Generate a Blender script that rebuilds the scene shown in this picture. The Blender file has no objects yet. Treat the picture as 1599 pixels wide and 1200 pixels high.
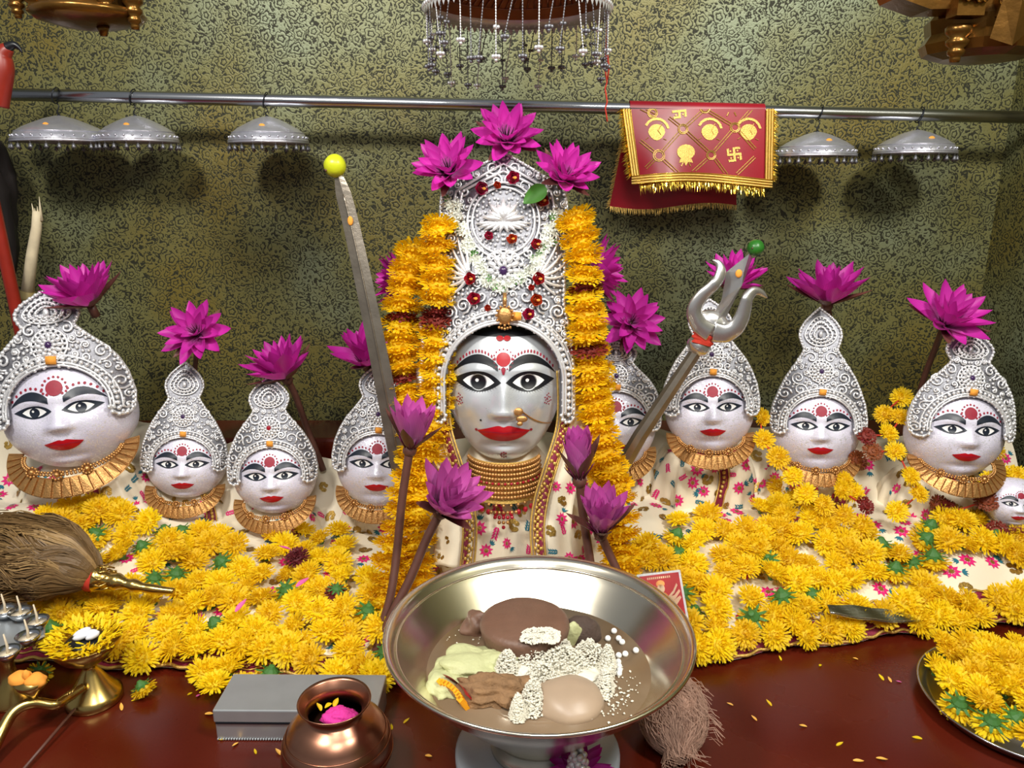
import bpy, bmesh, math, random
from mathutils import Vector, Matrix, Euler, noise
from mathutils.bvhtree import BVHTree
import numpy as np

S = bpy.context.scene
C = S.collection
PI = math.pi
rnd = random.Random(7)

# ------------------------------------------------------------------ camera
CAM_H, PITCH, FPX = 0.77, math.radians(15.0), 1200.0
cam_d = bpy.data.cameras.new('camera'); cam = bpy.data.objects.new('camera', cam_d); C.objects.link(cam)
cam.location = (0, 0, CAM_H); cam.rotation_euler = (PI/2 - PITCH, 0, 0)
cam_d.sensor_width = 36.0; cam_d.lens = 36.0 * FPX / 1599.0; cam_d.clip_start = 0.02
S.camera = cam

# ------------------------------------------------------------------ world and lamps
W = bpy.data.worlds.new('world'); S.world = W; W.use_nodes = True
W.node_tree.nodes['Background'].inputs[0].default_value = (0.50, 0.52, 0.55, 1)
W.node_tree.nodes['Background'].inputs[1].default_value = 0.30

def lamp(name, loc, target, size, power, col, size_y=None):
    d = bpy.data.lights.new(name, 'AREA'); d.energy = power; d.color = col; d.size = size
    if size_y: d.shape = 'RECTANGLE'; d.size_y = size_y
    o = bpy.data.objects.new(name, d); C.objects.link(o); o.location = loc
    o.rotation_euler = (Vector(target) - Vector(loc)).to_track_quat('-Z', 'Y').to_euler()
    return o
lamp('lamp_or_fill', (-0.75, 0.25, 1.75), (-0.25, 1.4, 0.3), 0.22, 18, (1.0, 0.96, 0.88))
lamp('lamp_or_fill', (0.85, 0.30, 1.75), (0.3, 1.4, 0.3), 0.22, 18, (1.0, 0.97, 0.90))
lamp('lamp_or_fill', (0.05, -0.35, 1.85), (0.0, 1.2, 0.3), 0.55, 13, (1.0, 0.98, 0.94))  # added soft fill from the front, besides the two lamps

S.view_settings.view_transform = 'Standard'; S.view_settings.look = 'None'
S.view_settings.gamma = 1.0; S.view_settings.use_curve_mapping = False
S.view_settings.exposure = 0.45

# ------------------------------------------------------------------ measuring helpers
CP, SP = math.cos(PITCH), math.sin(PITCH)
def ray(u, v):
    a = (u - 799.5) / FPX; b = (v - 600.0) / FPX
    return Vector((a, CP - b*SP, -SP - b*CP))
CO = Vector((0, 0, CAM_H))
def P(u, v, Y):
    d = ray(u, v); return CO + d * (Y / d.y)
def PZ(u, v, z):
    d = ray(u, v); return CO + d * ((z - CAM_H) / d.z)
def mpp(u, v, Y):
    return (Y / ray(u, v).y) / FPX

# ------------------------------------------------------------------ materials
def srgb(r, g, b):
    f = lambda c: (c/255/12.92) if c/255 <= 0.04045 else ((c/255 + 0.055)/1.055)**2.4
    return (f(r), f(g), f(b), 1)
class NT:
    def __init__(s, name):
        s.m = bpy.data.materials.new(name); s.m.use_nodes = True
        s.t = s.m.node_tree; s.n = s.t.nodes; s.b = s.n['Principled BSDF']
    def node(s, typ, **kw):
        x = s.n.new(typ)
        for k, v in kw.items():
            if k.startswith('i_'):
                x.inputs[int(k[2:])].default_value = v
            else: setattr(x, k, v)
        return x
    def link(s, a, b): s.t.links.new(a, b)
    def math(s, op, a, b=None, c=None):
        x = s.n.new('ShaderNodeMath'); x.operation = op
        for i, q in enumerate((a, b, c)):
            if q is None: continue
            if isinstance(q, (int, float)): x.inputs[i].default_value = q
            else: s.link(q, x.inputs[i])
        return x.outputs[0]
    def mix(s, fac, a, b):
        x = s.n.new('ShaderNodeMix'); x.data_type = 'RGBA'
        for sock, q in ((x.inputs[0], fac), (x.inputs[6], a), (x.inputs[7], b)):
            if isinstance(q, (int, float, tuple)): sock.default_value = q
            else: s.link(q, sock)
        return x.outputs[2]
    def ramp(s, fac, stops, interp='LINEAR'):
        x = s.n.new('ShaderNodeValToRGB'); e = x.color_ramp.elements; x.color_ramp.interpolation = interp
        e[0].position, e[0].color = stops[0]; e[1].position, e[1].color = stops[-1]
        for p, c in stops[1:-1]:
            q = e.new(p); q.color = c
        s.link(fac, x.inputs[0]); return x.outputs[0]
    def noise(s, scale, detail=3, coord='Object', rough=0.5, vec=None):
        x = s.n.new('ShaderNodeTexNoise'); x.inputs['Scale'].default_value = scale
        x.inputs['Detail'].default_value = detail; x.inputs['Roughness'].default_value = rough
        if vec is None: vec = s.n.new('ShaderNodeTexCoord').outputs[coord]
        s.link(vec, x.inputs['Vector']); return x
    def bump(s, h, strength=0.3, dist=0.002):
        x = s.n.new('ShaderNodeBump'); x.inputs['Strength'].default_value = strength; x.inputs['Distance'].default_value = dist
        s.link(h, x.inputs['Height']); s.link(x.outputs[0], s.b.inputs['Normal'])
def col2(c, k):
    return (min(1, c[0]*k), min(1, c[1]*k), min(1, c[2]*k), 1)
def thin(N, col, k):
    """petal-thin surface: some light passes through"""
    tr = N.node('ShaderNodeBsdfTranslucent'); mx = N.node('ShaderNodeMixShader'); mx.inputs[0].default_value = k
    N.link(col, tr.inputs['Color']); N.link(N.b.outputs[0], mx.inputs[1]); N.link(tr.outputs[0], mx.inputs[2])
    N.link(mx.outputs[0], N.n['Material Output'].inputs['Surface'])
def mat(name, c, rough=0.5, metal=0.0, var=0.25, scale=60, bump=0.0, bscale=200, objvar=0.0, thru=0.0, **inp):
    """plain procedural surface: noise-broken colour, optional bump and per-object variation"""
    N = NT(name); nz = N.noise(scale, 4)
    out = N.mix(nz.outputs[0], col2(c, 1-var), col2(c, 1+var))
    if objvar:
        oi = N.node('ShaderNodeObjectInfo'); hs = N.node('ShaderNodeHueSaturation')
        N.link(N.math('MULTIPLY_ADD', oi.outputs['Random'], objvar*0.12, 0.5-objvar*0.06), hs.inputs['Hue'])
        N.link(N.math('MULTIPLY_ADD', oi.outputs['Random'], objvar, 1-objvar*0.5), hs.inputs['Value'])
        N.link(out, hs.inputs['Color']); out = hs.outputs[0]
    N.link(out, N.b.inputs['Base Color'])
    if thru: thin(N, out, thru)
    N.b.inputs['Roughness'].default_value = rough; N.b.inputs['Metallic'].default_value = metal
    if bump: N.bump(N.noise(bscale, 4).outputs[0], bump)
    for k, v in inp.items(): N.b.inputs[k.replace('_', ' ')].default_value = v
    return N.m

M = {}
M['silver'] = mat('crown_silver', srgb(236, 236, 238), 0.34, 0.55, 0.10, 90, 0.25, 260)
M['silver_dark'] = mat('dark_silver', srgb(132, 132, 138), 0.45, 0.7, 0.35, 120, 0.3, 300)  # on the crowns its dark tone stands in for shaded gaps
M['steel'] = mat('polished_steel', srgb(190, 192, 196), 0.22, 1.0, 0.08, 30)
M['iron'] = mat('worn_blade_steel', srgb(150, 140, 126), 0.30, 0.85, 0.45, 26, 0.15, 150)
M['tin'] = mat('tinned_box_metal', srgb(184, 188, 190), 0.34, 0.65, 0.15, 22)
M['brass'] = mat('brass', srgb(190, 162, 96), 0.25, 1.0, 0.20, 40)
M['bronze'] = mat('bell_metal', srgb(230, 222, 202), 0.22, 1.0, 0.07, 18)
M['copper'] = mat('aged_copper', srgb(172, 122, 98), 0.30, 1.0, 0.30, 24)
M['gold'] = mat('jewellery_gold', srgb(196, 146, 88), 0.36, 0.75, 0.3, 160, 0.4, 420)
M['gold_shaded'] = mat('shaded_gold_paint', srgb(118, 82, 34), 0.28, 0.8, 0.5, 30, 0.4, 60)  # gold darkened to carry the carving's own shadow
M['gold_thread'] = mat('gold_thread', srgb(214, 176, 92), 0.42, 0.6, 0.4, 300, 0.4, 600)
M['tinsel'] = mat('gold_tinsel', srgb(232, 186, 70), 0.2, 0.9, 0.3, 80)
M['maroon'] = mat('maroon_border', srgb(128, 24, 54), 0.6, 0.0, 0.3, 200, 0.3, 500)
M['black'] = mat('black_paint', srgb(18, 20, 26), 0.35, 0.0, 0.3, 60)
M['navy'] = mat('blue_black_paint', srgb(26, 34, 48), 0.4, 0.0, 0.3, 60)
M['white'] = mat('white_paint', srgb(240, 240, 240), 0.35, 0.0, 0.05, 60)
M['red'] = mat('lip_red', srgb(176, 14, 28), 0.30, 0.0, 0.15, 80)
M['crimson'] = mat('kumkum_red', srgb(150, 24, 50), 0.55, 0.0, 0.25, 150)
M['orange'] = mat('sandal_orange', srgb(240, 160, 60), 0.8, 0.0, 0.15, 150)
M['gem'] = mat('purple_stone', srgb(62, 40, 82), 0.1, 0.0, 0.3, 80)
M['ruby'] = mat('ruby_stone', srgb(160, 20, 40), 0.12, 0.0, 0.3, 80)
M['rose'] = mat('rose_red', srgb(168, 14, 40), 0.55, 0.0, 0.35, 120, objvar=0.35)
M['jasmine'] = mat('jasmine_white', srgb(232, 236, 224), 0.6, 0.0, 0.08, 120)
M['leaf'] = mat('leaf_green', srgb(72, 128, 48), 0.45, 0.0, 0.3, 60, 0.2, 120)
M['calyx'] = mat('calyx_green', srgb(62, 112, 46), 0.6, 0.0, 0.35, 120)
M['stem'] = mat('lotus_stem_brown', srgb(92, 56, 46), 0.5, 0.0, 0.3, 50)
M['sepal'] = mat('sepal_brown', srgb(104, 62, 52), 0.55, 0.0, 0.35, 30)
M['stamen'] = mat('stamen_purple', srgb(98, 10, 62), 0.5, 0.0, 0.4, 120)
M['stamen_dark'] = mat('lotus_heart', srgb(46, 8, 30), 0.6, 0.0, 0.4, 120)
M['rust'] = mat('rust_marigold', srgb(122, 44, 18), 0.65, 0.0, 0.4, 120, objvar=0.3)
M['wine'] = mat('wine_marigold', srgb(96, 22, 18), 0.65, 0.0, 0.4, 120, objvar=0.2)
M['marigold'] = mat('marigold_yellow', srgb(253, 212, 16), 0.6, 0.0, 0.14, 70, objvar=0.14, thru=.35)
M['garland'] = mat('garland_orange', srgb(255, 212, 20), 0.6, 0.0, 0.10, 70, objvar=0.10, thru=.45)
M['petal_dry'] = mat('loose_petal', srgb(226, 168, 70), 0.6, 0.0, 0.25, 90)
M['pinkpetal'] = mat('pink_petal', srgb(214, 90, 160), 0.6, 0.0, 0.2, 90)
M['marble'] = mat('white_marble', srgb(176, 184, 192), 0.35, 0.0, 0.12, 14)
M['wood_red'] = mat('red_painted_wood', srgb(140, 36, 22), 0.4, 0.0, 0.3, 30)
M['bamboo'] = mat('dry_bamboo', srgb(128, 112, 68), 0.6, 0.0, 0.4, 24, 0.3, 80)
M['split_wood'] = mat('split_bamboo', srgb(206, 192, 160), 0.7, 0.0, 0.25, 60)
M['wire'] = mat('dark_wire', srgb(44, 46, 52), 0.4, 0.7, 0.2, 100)
M['thread'] = mat('red_thread', srgb(186, 48, 28), 0.8, 0.0, 0.2, 200)
M['lemon'] = mat('lemon_skin', srgb(196, 204, 34), 0.35, 0.0, 0.12, 40, 0.15, 160)
M['lime'] = mat('lime_skin', srgb(40, 104, 32), 0.35, 0.0, 0.25, 50, 0.2, 160)
M['hair'] = mat('whisk_hair', srgb(112, 86, 52), 0.55, 0.0, 0.6, 22)
M['hair_pale'] = mat('whisk_hair_pale', srgb(152, 122, 78), 0.55, 0.0, 0.5, 22)
M['fibre'] = mat('coconut_fibre', srgb(176, 140, 120), 0.8, 0.0, 0.4, 40)
M['camphor'] = mat('white_camphor', srgb(226, 230, 240), 0.6, 0.0, 0.05, 60)
M['wick'] = mat('cotton_wick', srgb(214, 198, 170), 0.8, 0.0, 0.2, 80)
M['rice'] = mat('white_crumbs', srgb(222, 218, 202), 0.7, 0.0, 0.10, 200)
M['pearl'] = mat('sugar_pearl', srgb(240, 242, 240), 0.3, 0.0, 0.05, 60)
M['cocoa'] = mat('brown_sweet', srgb(108, 78, 62), 0.5, 0.0, 0.25, 40, 0.4, 160)
M['darkcake'] = mat('dark_cake', srgb(70, 54, 46), 0.8, 0.0, 0.4, 90, 0.8, 260)
M['brick'] = mat('brown_jaggery', srgb(132, 100, 68), 0.85, 0.0, 0.45, 90, 1.0, 240)
M['mash'] = mat('pale_green_mash', srgb(186, 188, 140), 0.6, 0.0, 0.16, 50, 0.9, 160)
M['orange_rind'] = mat('orange_rind', srgb(240, 160, 20), 0.5, 0.0, 0.2, 80)
M['jelly'] = mat('pale_peeled_fruit', srgb(164, 142, 120), 0.4, 0.0, 0.12, 30)
M['kumkum_pink'] = mat('magenta_powder', srgb(214, 50, 150), 0.8, 0.0, 0.2, 120, 0.8, 300)
M['pink_thread'] = mat('pink_embroidery', srgb(226, 20, 120), 0.6, 0.0, 0.25, 300, 0.4, 600)
M['teal_thread'] = mat('teal_embroidery', srgb(30, 110, 130), 0.6, 0.0, 0.25, 300, 0.4, 600)
M['sequin'] = mat('gold_sequin', srgb(168, 134, 62), 0.35, 0.7, 0.35, 300, 0.4, 600)
M['red_cloth'] = mat('red_satin', srgb(150, 14, 34), 0.38, 0.0, 0.2, 30)
M['card_red'] = mat('printed_card_red', srgb(176, 30, 34), 0.35, 0.0, 0.15, 60)
M['cream'] = mat('printed_cream', srgb(236, 200, 160), 0.4, 0.0, 0.15, 200)
M['skin_print'] = mat('printed_orange', srgb(226, 150, 70), 0.4, 0.0, 0.2, 200)
M['foil'] = mat('silver_foil', srgb(206, 206, 202), 0.18, 1.0, 0.15, 30, 0.5, 60)
M['chhatra_in'] = mat('orange_lit_inside', srgb(150, 88, 48), 0.45, 0.6, 0.35, 40)  # orange light inside the big parasol, put into the colour
M['shadow_body'] = mat('shadow_dark', srgb(24, 18, 18), 0.7, 0.0, 0.3, 20)  # near-black that stands in for shadow at the left edge

def make_faces_material():
    N = NT('glitter_face'); N.b.inputs['Roughness'].default_value = 0.38
    v = N.node('ShaderNodeTexVoronoi'); v.inputs['Scale'].default_value = 430
    tc = N.node('ShaderNodeTexCoord'); N.link(tc.outputs['Object'], v.inputs['Vector'])
    sp = N.ramp(v.outputs['Color'], [(0.0, (0, 0, 0, 1)), (0.62, (0.1, 0.1, 0.1, 1)), (0.86, (1, 1, 1, 1))])
    nz = N.noise(9, 3)
    base = N.mix(nz.outputs[0], srgb(196, 190, 216), srgb(230, 228, 240))
    base = N.mix(sp, base, srgb(246, 246, 255))
    N.link(base, N.b.inputs['Base Color']); N.link(N.math('MULTIPLY', sp, 0.55), N.b.inputs['Metallic'])
    nm = N.node('ShaderNodeBump'); nm.inputs['Strength'].default_value = 0.55; nm.inputs['Distance'].default_value = 0.001
    N.link(v.outputs['Color'], nm.inputs['Height']); N.link(nm.outputs[0], N.b.inputs['Normal'])
    M['glitter'] = N.m
    N = NT('silver_face'); N.b.inputs['Roughness'].default_value = 0.30; N.b.inputs['Metallic'].default_value = 0.45
    nz = N.noise(14, 5, rough=0.65)
    N.link(N.mix(nz.outputs[0], srgb(186, 190, 196), srgb(236, 240, 244)), N.b.inputs['Base Color'])
    N.link(N.ramp(nz.outputs[0], [(0.3, (0.22, 0.22, 0.22, 1)), (0.75, (0.42, 0.42, 0.42, 1))]), N.b.inputs['Roughness'])
    N.bump(N.noise(38, 4).outputs[0], 0.12, 0.002)
    M['silver_face'] = N.m
make_faces_material()

def make_wall_material():
    """embossed foil: flowers and curling leaves in dark line on pale green gold"""
    N = NT('embossed_foil_wall')
    tc = N.node('ShaderNodeTexCoord')
    warp = N.noise(16, 2, vec=tc.outputs['Object'])
    sub = N.node('ShaderNodeVectorMath', operation='SUBTRACT'); sub.inputs[1].default_value = (.5, .5, .5)
    N.link(warp.outputs['Color'], sub.inputs[0])
    sc = N.node('ShaderNodeVectorMath', operation='SCALE'); sc.inputs['Scale'].default_value = 0.030; N.link(sub.outputs[0], sc.inputs[0])
    co = N.node('ShaderNodeVectorMath', operation='ADD'); N.link(tc.outputs['Object'], co.inputs[0]); N.link(sc.outputs[0], co.inputs[1])
    vo = N.node('ShaderNodeTexVoronoi', voronoi_dimensions='2D'); vo.inputs['Scale'].default_value = 30; vo.inputs['Randomness'].default_value = 0.85
    N.link(co.outputs[0], vo.inputs['Vector'])
    d = N.node('ShaderNodeVectorMath', operation='SUBTRACT'); N.link(co.outputs[0], d.inputs[0]); N.link(vo.outputs['Position'], d.inputs[1])
    sx = N.node('ShaderNodeSeparateXYZ'); N.link(d.outputs[0], sx.inputs[0])
    ang = N.math('ARCTAN2', sx.outputs[1], sx.outputs[0])
    r = vo.outputs['Distance']
    pet = N.math('COSINE', N.math('MULTIPLY', ang, 2.5))
    rr = N.math('SUBTRACT', r, N.math('MULTIPLY', N.math('ABSOLUTE', pet), N.math('MULTIPLY', r, 0.26)))
    ring = N.math('SINE', N.math('MULTIPLY', rr, 34.0))
    n2 = N.noise(70, 2, vec=co.outputs[0])
    curl = N.math('SINE', N.math('MULTIPLY', n2.outputs[0], 30.0))
    sc2 = N.node('ShaderNodeSeparateColor'); N.link(vo.outputs['Color'], sc2.inputs[0])
    infl = N.math('MULTIPLY', N.math('LESS_THAN', rr, 0.34), N.math('GREATER_THAN', sc2.outputs[0], 0.50))
    pat = N.math('ADD', N.math('MULTIPLY', ring, infl), N.math('MULTIPLY', curl, N.math('SUBTRACT', 1.0, infl)))
    brk = N.noise(40, 2, vec=tc.outputs['Object'])
    dens = N.noise(3.5, 2, vec=tc.outputs['Object'])
    val = N.math('ADD', N.math('MULTIPLY', pat, 0.5), N.math('ADD', N.math('MULTIPLY', brk.outputs[0], 0.75), N.math('MULTIPLY', dens.outputs[0], -0.25)))
    line = N.ramp(N.math('ADD', val, 0.05), [(0.0, (1, 1, 1, 1)), (0.06, (0, 0, 0, 1))])
    soft = N.ramp(val, [(0.0, (1, 1, 1, 1)), (0.55, (0, 0, 0, 1))])
    big = N.noise(2.6, 4, vec=tc.outputs['Object'])
    tone = N.ramp(big.outputs[0], [(0.34, srgb(116, 102, 44)), (0.50, srgb(114, 112, 68)), (0.66, srgb(124, 132, 104))])
    fine = N.noise(150, 2, vec=tc.outputs['Object'])
    tone = N.mix(N.math('MULTIPLY', soft, 0.38), tone, srgb(84, 82, 46))
    N.link(N.mix(line, tone, srgb(40, 40, 22)), N.b.inputs['Base Color'])
    N.b.inputs['Metallic'].default_value = 0.25
    N.link(N.math('MULTIPLY_ADD', line, 0.2, 0.46), N.b.inputs['Roughness'])
    bp = N.node('ShaderNodeBump'); bp.inputs['Strength'].default_value = 0.16; bp.inputs['Distance'].default_value = 0.0012
    N.link(N.math('ADD', pat, N.math('MULTIPLY', fine.outputs[0], 0.5)), bp.inputs['Height']); N.link(bp.outputs[0], N.b.inputs['Normal'])
    return N.m
M['wall'] = make_wall_material()

def make_floor_material():
    N = NT('polished_red_floor')
    a = N.noise(5, 4); b = N.noise(260, 3)
    base = N.mix(a.outputs[0], srgb(70, 16, 6), srgb(100, 30, 12))
    base = N.mix(N.math('MULTIPLY', b.outputs[0], 0.4), base, srgb(48, 12, 6))
    N.link(base, N.b.inputs['Base Color']); N.b.inputs['Roughness'].default_value = 0.28
    N.link(N.ramp(a.outputs[0], [(0.3, (0.2, 0.2, 0.2, 1)), (0.8, (0.42, 0.42, 0.42, 1))]), N.b.inputs['Roughness'])
    return N.m
M['floor'] = make_floor_material()

def make_cloth_material():
    N = NT('cream_silk'); N.b.inputs['Roughness'].default_value = 0.42
    a = N.noise(7, 4); w = N.noise(420, 2)
    N.link(N.mix(a.outputs[0], srgb(232, 216, 182), srgb(244, 236, 218)), N.b.inputs['Base Color'])
    N.bump(w.outputs[0], 0.15, 0.001); N.b.inputs['Sheen Weight'].default_value = 0.2
    M['silk'] = N.m
make_cloth_material()

def make_lotus_material(name, root, mid, tip):
    N = NT(name); tc = N.node('ShaderNodeTexCoord'); sx = N.node('ShaderNodeSeparateXYZ'); N.link(tc.outputs['Object'], sx.inputs[0])
    base = N.ramp(sx.outputs[0], [(0.0, root), (0.45, mid), (1.0, tip)])
    st = N.node('ShaderNodeTexWave'); st.inputs['Scale'].default_value = 9; st.bands_direction = 'Y'; st.inputs['Distortion'].default_value = 1.2
    N.link(tc.outputs['Object'], st.inputs['Vector'])
    base = N.mix(N.math('MULTIPLY', st.outputs['Fac'], 0.25), base, col2(mid, 0.6))
    oi = N.node('ShaderNodeObjectInfo'); hs = N.node('ShaderNodeHueSaturation')
    N.link(N.math('MULTIPLY_ADD', oi.outputs['Random'], 0.3, 0.86), hs.inputs['Value']); N.link(base, hs.inputs['Color'])
    N.link(hs.outputs[0], N.b.inputs['Base Color']); N.b.inputs['Roughness'].default_value = 0.45
    thin(N, hs.outputs[0], .3)
    return N.m
M['lotus'] = make_lotus_material('lotus_magenta', srgb(228, 150, 212), srgb(220, 62, 186), srgb(204, 30, 166))
M['lotus_pale'] = make_lotus_material('lotus_mauve', srgb(226, 176, 210), srgb(212, 112, 188), srgb(196, 72, 168))

# ------------------------------------------------------------------ object helpers
def tag(o, label=None, cat=None, group=None, kind=None):
    if label: o['label'] = label
    if cat: o['category'] = cat
    if group: o['group'] = group
    if kind: o['kind'] = kind
    return o
def empty(name, loc, label, cat, group=None, rot=None):
    o = bpy.data.objects.new(name, None); C.objects.link(o); o.location = loc; o.empty_display_size = 0.02
    if rot is not None: o.rotation_euler = rot
    return tag(o, label, cat, group)
def mesh(name, V, F, m, smooth=True):
    me = bpy.data.meshes.new(name); me.from_pydata([tuple(v) for v in V], [], F); me.update()
    if smooth: me.shade_smooth()
    me.materials.append(m); return me
def obj(name, me, parent=None, loc=None, rot=None, scale=None, mtx=None):
    o = bpy.data.objects.new(name, me); C.objects.link(o)
    if parent: o.parent = parent
    if mtx is not None: o.matrix_local = mtx
    if loc is not None: o.location = loc
    if rot is not None: o.rotation_euler = rot
    if scale is not None: o.scale = scale if hasattr(scale, '__len__') else (scale,)*3
    return o
class G:
    """collects shapes into one mesh"""
    def __init__(s): s.v = []; s.f = []
    def add(s, V, F, mtx=None):
        k = len(s.v)
        s.v += [mtx @ Vector(p) for p in V] if mtx is not None else [Vector(p) for p in V]
        s.f += [tuple(i + k for i in f) for f in F]; return s
    def grid(s, fn, nu, nv, wrap_u=False, mtx=None):
        V = [fn(i/(nu if wrap_u else nu-1), j/(nv-1)) for j in range(nv) for i in range(nu)]
        F = []
        for j in range(nv-1):
            for i in range(nu if wrap_u else nu-1):
                i2 = (i+1) % nu
                F.append((j*nu+i, j*nu+i2, (j+1)*nu+i2, (j+1)*nu+i))
        return s.add(V, F, mtx)
    def lathe(s, prof, n=48, mtx=None):
        """prof: list of (r, z) bottom to top on the outside; ends at r=0 close it"""
        V = []; F = []
        for r, z in prof:
            for i in range(n):
                a = 2*PI*i/n; V.append((r*math.cos(a), r*math.sin(a), z))
        for j in range(len(prof)-1):
            for i in range(n):
                i2 = (i+1) % n; F.append((j*n+i, j*n+i2, (j+1)*n+i2, (j+1)*n+i))
        return s.add(V, F, mtx)
    def tube(s, pts, r, n=6, closed=False, caps=True, mtx=None):
        pts = [Vector(p) for p in pts]; m = len(pts); V = []; F = []
        ref = Vector((0, 0, 1)); prev = None
        for k in range(m):
            if closed: t = pts[(k+1) % m] - pts[k-1]
            else: t = pts[min(k+1, m-1)] - pts[max(k-1, 0)]
            if t.length < 1e-9: t = Vector((0, 0, 1))
            t.normalize()
            if prev is None:
                a = t.cross(ref)
                if a.length < 1e-3: a = t.cross(Vector((1, 0, 0)))
            else:
                a = prev - t * prev.dot(t)
                if a.length < 1e-6: a = t.cross(ref)
            a.normalize(); prev = a; b = t.cross(a)
            rr = r(k/(m-1)) if callable(r) else r
            for i in range(n):
                q = 2*PI*i/n; V.append(pts[k] + (a*math.cos(q) + b*math.sin(q))*rr)
        for k in range(m if closed else m-1):
            k2 = (k+1) % m
            for i in range(n):
                i2 = (i+1) % n; F.append((k*n+i, k*n+i2, k2*n+i2, k2*n+i))
        if caps and not closed:
            F.append(tuple(range(n))[::-1]); F.append(tuple((m-1)*n+i for i in range(n)))
        return s.add(V, F, mtx)
    def ball(s, c, r, nu=8, nv=6, mtx=None):
        rx, ry, rz = r if hasattr(r, '__len__') else (r, r, r); c = Vector(c)
        V = [c + Vector((0, 0, rz))]; F = []
        for j in range(1, nv):
            p = PI*j/nv
            for i in range(nu):
                a = 2*PI*i/nu; V.append(c + Vector((rx*math.sin(p)*math.cos(a), ry*math.sin(p)*math.sin(a), rz*math.cos(p))))
        V.append(c - Vector((0, 0, rz)))
        for i in range(nu): F.append((0, 1+i, 1+(i+1) % nu))
        for j in range(nv-2):
            for i in range(nu):
                i2 = (i+1) % nu; F.append((1+j*nu+i, 1+(j+1)*nu+i, 1+(j+1)*nu+i2, 1+j*nu+i2))
        L = len(V)-1
        for i in range(nu): F.append((L, 1+(nv-2)*nu+(i+1) % nu, 1+(nv-2)*nu+i))
        return s.add(V, F, mtx)
    def box(s, c, d, mtx=None):
        c = Vector(c); x, y, z = d[0]/2, d[1]/2, d[2]/2
        V = [c + Vector((a*x, b*y, e*z)) for e in (-1, 1) for b in (-1, 1) for a in (-1, 1)]
        return s.add(V, [(0, 2, 3, 1), (4, 5, 7, 6), (0, 1, 5, 4), (2, 6, 7, 3), (0, 4, 6, 2), (1, 3, 7, 5)], mtx)
    def blob(s, c, r, seed=0, amp=0.2, freq=2.0, nu=28, nv=18, mtx=None):
        k = len(s.v); s.ball((0, 0, 0), 1, nu, nv); rx, ry, rz = r; c = Vector(c)
        for i in range(k, len(s.v)):
            p = s.v[i]; q = 1 + amp*noise.noise(p*freq + Vector((seed*7.3, seed*3.1, seed)))
            w = c + Vector((p.x*rx*q, p.y*ry*q, p.z*rz*q)); s.v[i] = mtx @ w if mtx is not None else w
        return s
    def me(s, name, m, smooth=True): return mesh(name, s.v, s.f, m, smooth)
    def build(s, name, m, parent=None, smooth=True, **kw): return obj(name, s.me(name, m, smooth), parent, **kw)
def interp(pts, x):
    if x <= pts[0][0]: return pts[0][1]
    for (a, p), (b, q) in zip(pts, pts[1:]):
        if x <= b:
            t = (x-a)/(b-a); return p + (q-p)*t
    return pts[-1][1]
def smooth_path(pts, n=8):
    pts = [Vector(p) for p in pts]; out = []
    for i in range(len(pts)-1):
        p0 = pts[max(i-1, 0)]; p1 = pts[i]; p2 = pts[i+1]; p3 = pts[min(i+2, len(pts)-1)]
        for k in range(n):
            t = k/n
            out.append(0.5*((2*p1) + (p2-p0)*t + (2*p0-5*p1+4*p2-p3)*t*t + (3*p1-p0-3*p2+p3)*t**3))
    out.append(pts[-1]); return out
def basis(z, up=Vector((0, 0, 1))):
    z = z.normalized(); x = up.cross(z)
    if x.length < 1e-4: x = Vector((1, 0, 0))
    x.normalize(); y = z.cross(x)
    return Matrix((x, y, z)).transposed()

# ------------------------------------------------------------------ the setting
YW = 1.85; XR = 1.135
def plane_obj(name, w, h, m, loc, rot):
    o = G().add([(-w/2, -h/2, 0), (w/2, -h/2, 0), (w/2, h/2, 0), (-w/2, h/2, 0)], [(0, 1, 2, 3)]).build(name, m, loc=loc, rot=rot, smooth=False)
    return tag(o, kind='structure')
tag(plane_obj('wall_back', 3.4, 2.6, M['wall'], (XR-1.7, YW, 1.3), (PI/2, 0, 0)), 'embossed green gold foil back wall of the shrine')
tag(plane_obj('wall_right', 2.4, 2.6, M['wall'], (XR, YW-1.2, 1.3), (PI/2, 0, -PI/2)), 'embossed foil side wall at the right')
tag(plane_obj('floor', 4.2, 3.2, M['floor'], (XR-2.1, YW-1.6, 0), (0, 0, 0)), 'polished dark red altar floor')
# the red ledge along the foot of the back wall
g = G(); g.box(((XR-1.6), YW-0.075, 0.092), (3.19, 0.148, 0.18))
o = g.build('trim_1', M['floor'], smooth=False); tag(o, 'red stone ledge along the foot of the wall', kind='structure')
md = o.modifiers.new('bevel', 'BEVEL'); md.width = 0.008; md.segments = 2
# ------------------------------------------------------------------ the draped cloth on the altar
def yf(x): return interp([(-1.3, 1.13), (-0.85, 1.10), (-0.55, 1.075), (-0.2, 1.04), (0.2, 1.06), (0.32, 1.10), (0.55, 1.15), (0.85, 1.20), (1.2, 1.22)], x)
def tp(x): return interp([(-1.2, .125), (-.85, .125), (-.62, .055), (-.42, .03), (-.2, .05), (0, .08), (.3, .105), (.5, .10), (.75, .09), (1.1, .10)], x)
def th(x, y):
    s = max(0.0, min(1.0, (y - yf(x)) / (1.40 - yf(x))))
    f = 0.006*math.sin(19*x + 7*y + 2*math.sin(9*x)) + 0.004*math.sin(41*x - 15*y + 1.5*math.sin(13*y))
    f += 0.006*noise.noise(Vector((x*9, y*14, 3.0)))
    t = max(0.0, min(1.0, (y - 1.50)/.12)); f *= 1 + .8*t
    return 0.11*t*t*(3-2*t) + 0.004 + tp(x)*s**0.9 + max(-0.9, min(1, f/0.012))*0.017*min(1, s*3)*0.8 + 0.006*min(1, s*3)
CX0, CX1 = -1.22, 1.10
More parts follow.
